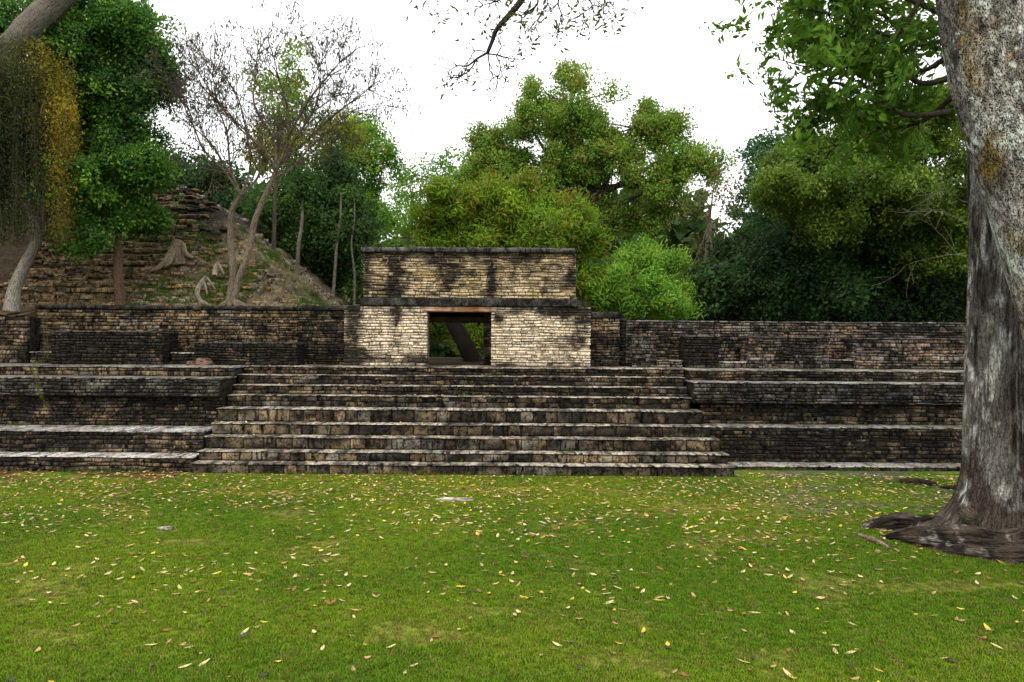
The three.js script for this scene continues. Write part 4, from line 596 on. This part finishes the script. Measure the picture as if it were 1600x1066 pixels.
{
  const t = thing('leaning_tree', 'pale leaning trunk blotched with white lichen and ochre moss at the right edge', 'tree'), R = rng(171), d = 10.7;
  const c = [V(9.75, -0.3, -d), V(9.35, 1.4, -d), V(8.93, 3.2, -d), V(8.2, 5.6, -d), V(7.66, 7.3, -d), V(7.32, 8.9, -d), V(6.9, 11, -d + 0.2), V(6.3, 13.4, -d + 0.5)];
  const bark = (x, y, z, f, th) => {
    const n = fbm(x * 1.8, y * 1.3, z * 1.8, 4); let k = mix3([0.17, 0.155, 0.14], [0.40, 0.38, 0.355], smooth(0.3, 0.7, n)); k = mix3(k, [0.055, 0.047, 0.042], smooth(0.56, 0.68, fbm(x * 7, y * 3, z * 7 + 60, 4)) * 0.8);
    k = mix3(k, [0.62, 0.66, 0.63], smooth(0.51, 0.6, 0.7 * fbm(x * 1.9 + 7, y * 1.5, z * 1.9, 5) + 0.3 * noise(x * 14, y * 14, z * 14)) * 0.9);                                     // lichen
    const side = Math.exp(-(((th - Math.PI * 1.08) / 0.42) ** 2)); k = mix3(k, [0.25, 0.17, 0.035], clamp(side * 0.8 * smooth(0.46, 0.66, fbm(x * 2.4, y * 0.9, z * 2.4 + 9, 4)) + smooth(0.66, 0.72, fbm(x * 1.5, y * 1.6, z * 1.5 + 30, 3)) * 0.4)); // ochre moss
    return k;
  };
  mesh('trunk', greatTrunk(c, (y) => 0.66 + 0.25 * Math.exp(-Math.max(0, y) / 0.8) - 0.008 * y, [[Math.PI, 0.4, 0.3, 0.5], [5, 0.5, 0.4, 0.5]], { col: bark, furrow: 0.022, seed: 9 }), LICHENBARK, t);
  // the high limb that reaches across and hangs down into the view
  const G = new Geo(), S = new Scatter(), col = barkCol([0.085, 0.07, 0.075], 7), D = 10.2, P = (a, b, o = 0) => at(a, b, D + o);
  limb(G, [c[6], V(5, 12.6, -10.4), V(2.6, 11.6, -10.3), P(870, -110), P(815, 0), P(775, 48), P(770, 62), P(762, 82)], [0.2, 0.15, 0.11, 0.065, 0.05, 0.035, 0.03, 0.026], 8, col, 0.08);
  const tw = (pts, r) => { const p = pts.map(([a, b, o]) => P(a, b, o)); limb(G, p, p.map((_, i) => lerp(r, 0.006, i / (p.length - 1))), 5, col, 0); return p; };
  const cfg = { wild: 0.7, rise: -0.03, thin: 0.005, kids: 1, fork: 1, col }, leafAt = (e, dd) => { if (R() < 0.4) for (let k = 0; k < 1; k++) S.put(e.clone().addScaledVector(ball(R), 0.06), V((R() - 0.5) * 1.2, -1, (R() - 0.5) * 1.2).normalize(), R() * 6.28, 0.5 + 0.5 * R(), R() < 0.4 ? [0.13, 0.11, 0.02] : [0.06, 0.085, 0.02]); };
  for (const [pts, r] of [[[[762, 82], [745, 92], [730, 103], [715, 103], [702, 110]], 0.02], [[[745, 92], [735, 108], [722, 118], [707, 122]], 0.013], [[[762, 82], [764, 98], [766, 112], [775, 118]], 0.013], [[[762, 84], [778, 86], [790, 90], [802, 92]], 0.013], [[[777, 85], [783, 72], [779, 66]], 0.01], [[[775, 86], [782, 105], [779, 118]], 0.01], [[[758, 80], [742, 80], [734, 92]], 0.01]]) { const p = tw(pts, r); for (let i = 1; i < p.length; i++) for (let j = 0; j < 2; j++) grow(G, R, p[i], p[i].clone().sub(p[i - 1]).normalize().addScaledVector(ball(R), 0.9).normalize(), 0.11 + 0.09 * R(), 0.007, 2, cfg, leafAt); }
  for (const [pts, r] of [[[[840, -40], [800, -10], [775, 2], [755, 8]], 0.02], [[[870, -110, 0.3], [880, -30, 0.3], [872, 5, 0.3], [878, 22, 0.3]], 0.03], [[[830, -30, -0.3], [840, 5, -0.3], [822, 20, -0.3], [815, 24, -0.3]], 0.02], [[[875, -40, 0.2], [910, -10, 0.2], [925, 8, 0.2], [912, 20, 0.2]], 0.02], [[[900, -60, 0.2], [930, -20, 0.2], [945, 2, 0.2]], 0.02], [[[850, -20], [855, 5], [848, 18]], 0.012], [[[700, -60, 0.5], [680, -20, 0.5], [665, 2, 0.5]], 0.014]]) { const p = tw(pts, r); for (let i = 1; i < p.length; i++) for (let j = 0; j < 3; j++) grow(G, R, p[i], p[i].clone().sub(p[i - 1]).normalize().addScaledVector(ball(R), 0.9).normalize(), 0.16 + 0.12 * R(), 0.008, 2, cfg, (e, dd) => { leafAt(e, dd); leafAt(e, dd); }); }
  limb(G, [V(2.6, 11.6, -10.3), V(0.5, 11.5, -10.5), P(700, -60, 0.5)], [0.09, 0.05, 0.014], 6, col);
  mesh('high_limb', G.build(), BARK, t); S.build('hanging_leaves', spray(8, 3, 0.14, 0.17, 0.3, 0.1), LEAF, t).userData.kind = 'stuff'; base(t, 9.75, 0, -d);
}

// ---------------------------------------------------------------- stumps, roots, rocks, vine, sticks
{
  const pale = barkCol([0.34, 0.28, 0.2], 9), stump = (label, name, lines, col = pale) => { const t = thing(name, label, 'stump'), R = rng(name.length), list = lines.map(([pts, r]) => { const G = new Geo(), p = pts.map(([a, b, o = 0]) => at(a, b, o)); limb(G, p, r, 8, col, 0.3); return [p, G.build()]; }); list.forEach(([, g], i) => mesh(i ? 'root' : 'stem', g, BARK, t)); const o = list[0][0][0]; return base(t, o.x, o.y, o.z); };
  stump('broken tree stump with long spreading roots on the mound slope', 'tree_stump', [[[[276, 412, 26.3], [274, 392, 26.2], [279, 376, 26.3]], [0.3, 0.22, 0.2]], [[[272, 386, 26.2], [262, 404, 25.8], [248, 418, 25.5], [234, 424, 25.3]], [0.16, 0.13, 0.09, 0.04]], [[[270, 390, 26.1], [264, 410, 25.7], [256, 417, 25.5]], [0.13, 0.1, 0.05]], [[[284, 382, 26.3], [290, 396, 26.2], [302, 404, 26.1]], [0.13, 0.1, 0.05]]]);
  stump('pale forked driftwood-like root standing on the mound foot', 'dead_root', [[[[330, 480, 24.3], [312, 468, 24.5], [308, 455, 24.6], [316, 440, 24.9], [322, 432, 25]], [0.06, 0.07, 0.09, 0.1, 0.06]], [[[318, 440, 24.9], [322, 452, 24.7], [324, 460, 24.6]], [0.05, 0.04, 0.02]], [[[322, 434, 25], [328, 440, 24.9], [336, 452, 24.7]], [0.05, 0.035, 0.02]], [[[312, 466, 24.6], [300, 470, 24.4]], [0.03, 0.015]]], barkCol([0.3, 0.265, 0.215], 3));
  stump('small grey stump beside the twin stemmed bare tree', 'small_stump', [[[[335, 432, 25.2], [336, 420, 25.4], [340, 410, 25.5]], [0.09, 0.08, 0.06]], [[[340, 412, 25.5], [350, 428, 25.3]], [0.06, 0.03]]]);
}
function rock(name, label, p, s, col, seed, group) {
  const g = new THREE.IcosahedronGeometry(1, 2), R = rng(seed), a = g.attributes.position, c = []; for (let i = 0; i < a.count; i++) { const v = V().fromBufferAttribute(a, i), k = 1 + 0.35 * (fbm(v.x * 1.3 + seed, v.y * 1.3, v.z * 1.3, 3) - 0.5) * 2; a.setXYZ(i, v.x * k * s[0], v.y * k * s[1], v.z * k * s[2]); const m = 0.7 + 0.6 * fbm(v.x * 3, v.y * 3, v.z * 3 + seed, 3); c.push(col[0] * m, col[1] * m, col[2] * m); }
  g.setAttribute('color', new THREE.Float32BufferAttribute(c, 3)); g.computeVertexNormals(); const m = mesh(numbered(name), g, STONE, scene); m.position.copy(p); m.userData = { label, category: 'stone' }; if (group) m.userData.group = group; return m;
}
rock('loose_rock', 'larger pinkish loose rock on the terrace edge in front of the low dark block', V(-9.75, TOP + 0.08, -21.6), [0.28, 0.17, 0.2], [0.22, 0.135, 0.105], 5); rock('loose_rock', 'smaller reddish loose rock leaning on the larger pinkish one', V(-10.1, TOP + 0.05, -21.5), [0.16, 0.1, 0.14], [0.19, 0.105, 0.08], 8);
{ const p = at(712, 782, 15.2); rock('flat_stone', 'long flat white stone lying in the lawn before the stairs', V(p.x, 0.02, -15.1), [0.42, 0.05, 0.11], [0.62, 0.58, 0.5], 11); rock('flat_stone', 'small pale flat stone in the left part of the lawn', V(-6.4, 0.02, -12.65), [0.14, 0.04, 0.08], [0.5, 0.48, 0.45], 13); rock('flat_stone', 'pale stone on the slope at the foot of the mound', at(241, 460, 25.2), [0.22, 0.12, 0.16], [0.42, 0.37, 0.3], 15); rock('flat_stone', 'pale angular stone behind the coping near the thin reddish trunk', at(222, 472, 24.6), [0.2, 0.1, 0.14], [0.45, 0.4, 0.33], 17); }
{ // sticks and rotten roots by the big tree
  const stick = (name, label, pts, r, c) => { const G = new Geo(), p = pts.map((q) => V(...q)); limb(G, p, r, 8, barkCol(c, 2), 0.35); const m = mesh(numbered(name), G.build(), BARK, scene); m.userData = { label, category: 'stick' }; return m; };
  stick('broken_stick', 'short grey broken stick in the grass beside the spreading roots', [[6.35, 0.03, -12.45], [6.46, 0.05, -12.1], [6.52, 0.02, -11.75]], [0.05, 0.045, 0.03], [0.3, 0.22, 0.17]);
  stick('rotten_root', 'dark rotten root piece lying on the grass near the right terrace', [[9.9, 0.02, -17.4], [10.25, 0.06, -17.2], [10.6, 0.05, -17.0]], [0.06, 0.09, 0.06], [0.05, 0.035, 0.025]);
  stick('rotten_root', 'middle of the rotten root pieces behind the big trunk', [[10.55, 0.02, -16.75], [10.8, 0.06, -16.5], [11.0, 0.03, -16.4]], [0.05, 0.08, 0.04], [0.06, 0.04, 0.028]);
  stick('rotten_root', 'reddish rotten root piece closest to the big trunk', [[10.2, 0.0, -15.5], [10.5, 0.07, -15.6], [10.95, 0.06, -15.75]], [0.05, 0.09, 0.06], [0.15, 0.07, 0.04]);
}
{ // the yellow-green vine trailing down the left walls
  const t = thing('trailing_vine', 'thin yellow-green vine trailing down the dark left terrace walls', 'vine'), R = rng(181), G = new Geo(), S = new Scatter();
  for (const o of [-0.04, 0.07]) { const p = [V(-15.7 + o, 4.5, -23.0), V(-15.2 + o, 3.9, -22.2), V(-14.95 + o, 3.0, -21.9), V(-14.3 + o, 2.74, -20.5), V(-13.6 + o, 2.4, -19.52), V(-13.45, 1.9, -19.5), V(-13.3, 1.4, -19.72)], c = new THREE.CatmullRomCurve3(p); limb(G, p, p.map(() => 0.008), 4, barkCol([0.13, 0.12, 0.03], 1), 0); for (let i = 0; i < 60; i++) { const v = 0.6 + 0.7 * R(); S.put(c.getPoint(R()).add(V((R() - 0.5) * 0.08, (R() - 0.5) * 0.06, 0.05 * R())), V(R() - 0.5, -0.6, R()).normalize(), R() * 6.28, 0.09 + 0.1 * R(), [0.2 * v, 0.2 * v, 0.02 * v]); } }
  mesh('stem', G.build(), BARK, t); S.build('foliage', SPRAY.small, LEAF, t).userData.kind = 'stuff'; base(t, -14, 2.7, -21);
}

// ---------------------------------------------------------------- grass and fallen leaves
{
  const tuft = (seed, n, h) => { const R = rng(seed), p = []; for (let i = 0; i < n; i++) { const a = R() * 6.28, o = V((R() - 0.5) * 0.09, 0, (R() - 0.5) * 0.09), l = h * (0.5 + 0.8 * R()), lean = V(Math.cos(a), 0, Math.sin(a)).multiplyScalar(l * (0.2 + 0.8 * R())), w = V(-Math.sin(a), 0, Math.cos(a)).multiplyScalar(0.0035), m = o.clone().addScaledVector(lean, 0.4).add(V(0, l * 0.7, 0)), e = o.clone().add(lean).add(V(0, l, 0)); for (const q of [o.clone().sub(w), o.clone().add(w), m.clone().add(w), o.clone().sub(w), m.clone().add(w), m.clone().sub(w), m.clone().sub(w), m.clone().add(w), e]) p.push(q.x, q.y, q.z); } const g = new THREE.BufferGeometry(); g.setAttribute('position', new THREE.Float32BufferAttribute(p, 3)); g.setAttribute('uv', new THREE.Float32BufferAttribute(new Float32Array(p.length / 3 * 2), 2)); g.computeVertexNormals(); return g; };
  const S = new Scatter(), R = rng(191);
  for (let i = 0; i < 110000; i++) {
    const d = 5.6 + 12.4 * R() ** 1.15, x = (R() - 0.5) * (1.66 * d + 2), z = -d, n1 = fbm(x * 0.45, z * 0.45, 2, 3), dry = smooth(0.6, 0.74, fbm(x * 0.9 + 40, z * 1.6, 16, 4)), v = 0.7 + 0.6 * R();
    if (d > 17.9 && x > -8.6 && x < 6) continue; if (R() < dry * 0.7 || R() < 0.6 * smooth(5, 6.4, x) * smooth(13.2, 15, d) || R() < smooth(16.2, 17.5, d) * smooth(-6.8, -9, x)) continue;
    let c = mix3([0.074, 0.15, 0.003], [0.122, 0.195, 0.005], smooth(0.3, 0.7, n1)); c = mix3(c, [0.19, 0.16, 0.04], R() < 0.12 + 0.3 * dry ? 0.8 : 0.1 * R());
    S.put(V(x, groundY(x, z) - 0.004, z), V((R() - 0.5) * 0.3, 1, (R() - 0.5) * 0.3).normalize(), R() * 6.28, 0.7 + 0.5 * R(), c.map((k) => k * v));
  }
  const o = S.build('grass', tuft(3, 14, 0.042), GRASS, scene); o.userData = { kind: 'stuff', label: 'short green grass blades covering the plaza lawn', category: 'grass' };
  const Wd = new Scatter(), wt = tuft(12, 12, 0.11), lines = [[18.02, 0, -8.4, 5.9, 260, -0.05], [19.02, 0, 6, 12, 110, -0.04], [18.12, 0, -19, -8.5, 190, -0.04], [18.38, 0.267, -8.3, 5.8, 16, 0], [18.78, 0.522, -8.3, 5.7, 16, 0], [19.18, 0.862, -8.3, 5.6, 18, 0], [20.15, 1.556, -8.3, 5.4, 40, 0], [20.55, 1.893, -8.3, 5.2, 18, 0], [19.8, 1.007, -19, -8.6, 60, 0], [18.68, 0.41, -19, -8.6, 40, 0], [20.2, 1.128, 6, 15, 50, 0], [19.56, 0.12, 6, 15, 50, 0], [22.3, TOP, -19, 15, 40, 0], [21.9, TOP, 3, 15, 40, 0]];
  for (const [d, y, x0, x1, n, off] of lines) for (let i = 0; i < n; i++) { const x = lerp(x0, x1, R()), v = 0.6 + 0.7 * R(); if (noise(x * 1.3, d * 3) < 0.38) continue; Wd.put(V(x, y - 0.01, -d - off * R() + 0.03), V((R() - 0.5) * 0.5, 1, 0.25 + (R() - 0.5) * 0.4).normalize(), R() * 6.28, 0.4 + 0.7 * R(), (R() < 0.3 ? [0.2, 0.16, 0.05] : [0.07, 0.13, 0.012]).map((c) => c * v)); }
  Wd.build('weeds', wt, GRASS, scene).userData = { kind: 'stuff', label: 'small weeds and grass growing along the wall feet and step corners', category: 'weeds' };
  // dry grass and litter on the mound
  const D = new Scatter(), dryTuft = tuft(8, 14, 0.16);
  for (let i = 0; i < 9000; i++) { const x = -19 + 11.8 * R(), d = 24 + 6 * R(), y = moundY(x, d); if (y < 4.3 || y > 8.6) continue; const g = smooth(0.46, 0.6, fbm(x * 0.8, d * 0.8, 41, 4)) * smooth(-15, -13.2, x); if (R() > 0.18 + 0.5 * smooth(-13.5, -11.5, x) + g) continue; const v = 0.6 + 0.7 * R(); D.put(V(x, y - 0.01, -d), V((R() - 0.5) * 0.8, 1, 0.2 + (R() - 0.5) * 0.8).normalize(), R() * 6.28, 0.6 + 0.7 * R(), (R() < g ? [0.07, 0.12, 0.015] : [0.25, 0.21, 0.125]).map((k) => k * v)); }
  const dg = D.build('dry_grass', dryTuft, GRASS, scene); dg.userData = { kind: 'stuff', label: 'dry straw and sparse green grass on the mound slope', category: 'dry grass' };
}
{
  const leafGeo = (seed, l, w, curl) => { const R = rng(seed), G = new Geo(), n = 6; let prev; for (let i = 0; i <= n; i++) { const t = i / n, x = (t - 0.5) * l, h = Math.sin(Math.PI * (0.06 + 0.9 * t)) * w, y = 0.008 + curl * l * (2 * t - 1) ** 2 * (0.5 + 0.5 * R()), side = curl * 0.9 * h, k = 0.8 + 0.4 * R(), c = [k, k * 0.97, k * 0.92], b = 0.15 * l * (t - 0.4) ** 2; const row = [G.v(x, y + side, h + b, t, 0, c), G.v(x, y, b, t, 0.5, [k * 0.85, k * 0.8, k * 0.75]), G.v(x, y + side * (0.6 + 0.6 * R()), -h + b, t, 1, c)]; if (prev) for (let q = 0; q < 2; q++) G.quad(prev[q], row[q], row[q + 1], prev[q + 1]); prev = row; } return G.build(); };
  const KINDS = [['cream', [0.5, 0.41, 0.2], 4], ['tan', [0.34, 0.22, 0.095], 4.2], ['russet', [0.2, 0.07, 0.02], 2.4], ['dark brown', [0.035, 0.024, 0.018], 2.6], ['golden yellow', [0.55, 0.37, 0.04], 1.6]];
  const shapes = [[0.105, 0.019, 0.07], [0.085, 0.021, 0.13], [0.125, 0.018, 0.05], [0.07, 0.02, 0.2]].map(([l, w, c], i) => leafGeo(200 + i, l, w, c));
  const mats = KINDS.map(([, c]) => new THREE.MeshStandardMaterial({ color: new THREE.Color(...c), vertexColors: true, roughness: 0.75, side: THREE.DoubleSide }));
  const R = rng(201), all = [], S = shapes.map(() => new Scatter()), pick = () => { let r = R() * 14.8, k = 0; while (k < 4 && (r -= KINDS[k][2]) > 0) k++; return k; };
  for (let i = 0; i < 12000 && all.length < 6200; i++) { const d = 6.2 + 12.2 * Math.sqrt(R()), x = (R() - 0.5) * (1.62 * d + 1.5), z = -d; if (R() > 0.66 * litterDensity(x, z)) continue; if (d > 17.85 && x > -8.6 && x < 6) continue; if (Math.hypot(x - 9, d - 12.2) < 1.1) continue; all.push([x, z, d]); }
  for (let i = 0; i < 900; i++) { const s = R(), x = -8 + 13 * R(), k = Math.floor(R() * 9); all.push([x, -([18.0, 18.4, 18.8, 19.2, 19.6, 20.2, 20.6, 21.0, 21.6][k] + 0.3 * s), 30, [0.267, 0.522, 0.862, 1.183, 1.556, 1.893, 2.169, 2.457, TOP][k] + 0.005]); if (R() < 0.5) all.pop(); }
  all.sort((a, b) => a[2] - b[2]);
  const q = new THREE.Quaternion(), e = new THREE.Euler();
  all.forEach(([x, z, d, y], i) => {
    const k = pick(), s = R() * shapes.length | 0, turn = R() * 6.28, sc = (0.75 + 0.6 * R()) * (d > 14 ? 1 : 1.05), tilt = (R() - 0.5) * 0.5, yy = y ?? groundY(x, z) + 0.012 + 0.012 * R();
    if (i < 290) { const m = mesh(numbered('fallen_leaf'), shapes[s], mats[k], scene); m.position.set(x, yy, z); m.rotation.set(tilt, turn, (R() - 0.5) * 0.5); m.scale.setScalar(sc); m.userData = { label: `${['slender', 'oval', 'long narrow', 'small curled'][s]} ${KINDS[k][0]} leaf lying ${x < -2.2 ? 'on the left part of' : x > 2.2 ? 'on the right part of' : 'in the middle of'} the lawn's ${d < 8 ? 'very front edge' : 'near grass'}`, category: 'leaf', group: 'fallen leaves on the near lawn' }; }
    else { e.set(tilt, turn, (R() - 0.5) * 0.5); q.setFromEuler(e); const v = 0.75 + 0.5 * R(); S[s].put(V(x, yy, z), V((R() - 0.5) * 0.5, 1, (R() - 0.5) * 0.5).normalize(), turn, sc, KINDS[k][1].map((c) => c * v)); }
  });
  S.forEach((s, i) => { const o = s.build(numbered('leaf_litter'), shapes[i], DRYLEAF, scene); o.userData = { kind: 'stuff', label: ['dry leaves scattered over the middle and back of the lawn', 'broad dry leaves scattered over the middle and back of the lawn', 'long dry leaves scattered over the middle and back of the lawn', 'tightly curled dry leaves scattered over the middle and back of the lawn'][i], category: 'leaf litter' }; });
}

scene.traverse((o) => { if (o.isMesh) shadows(o); });
renderer.render(scene, camera);
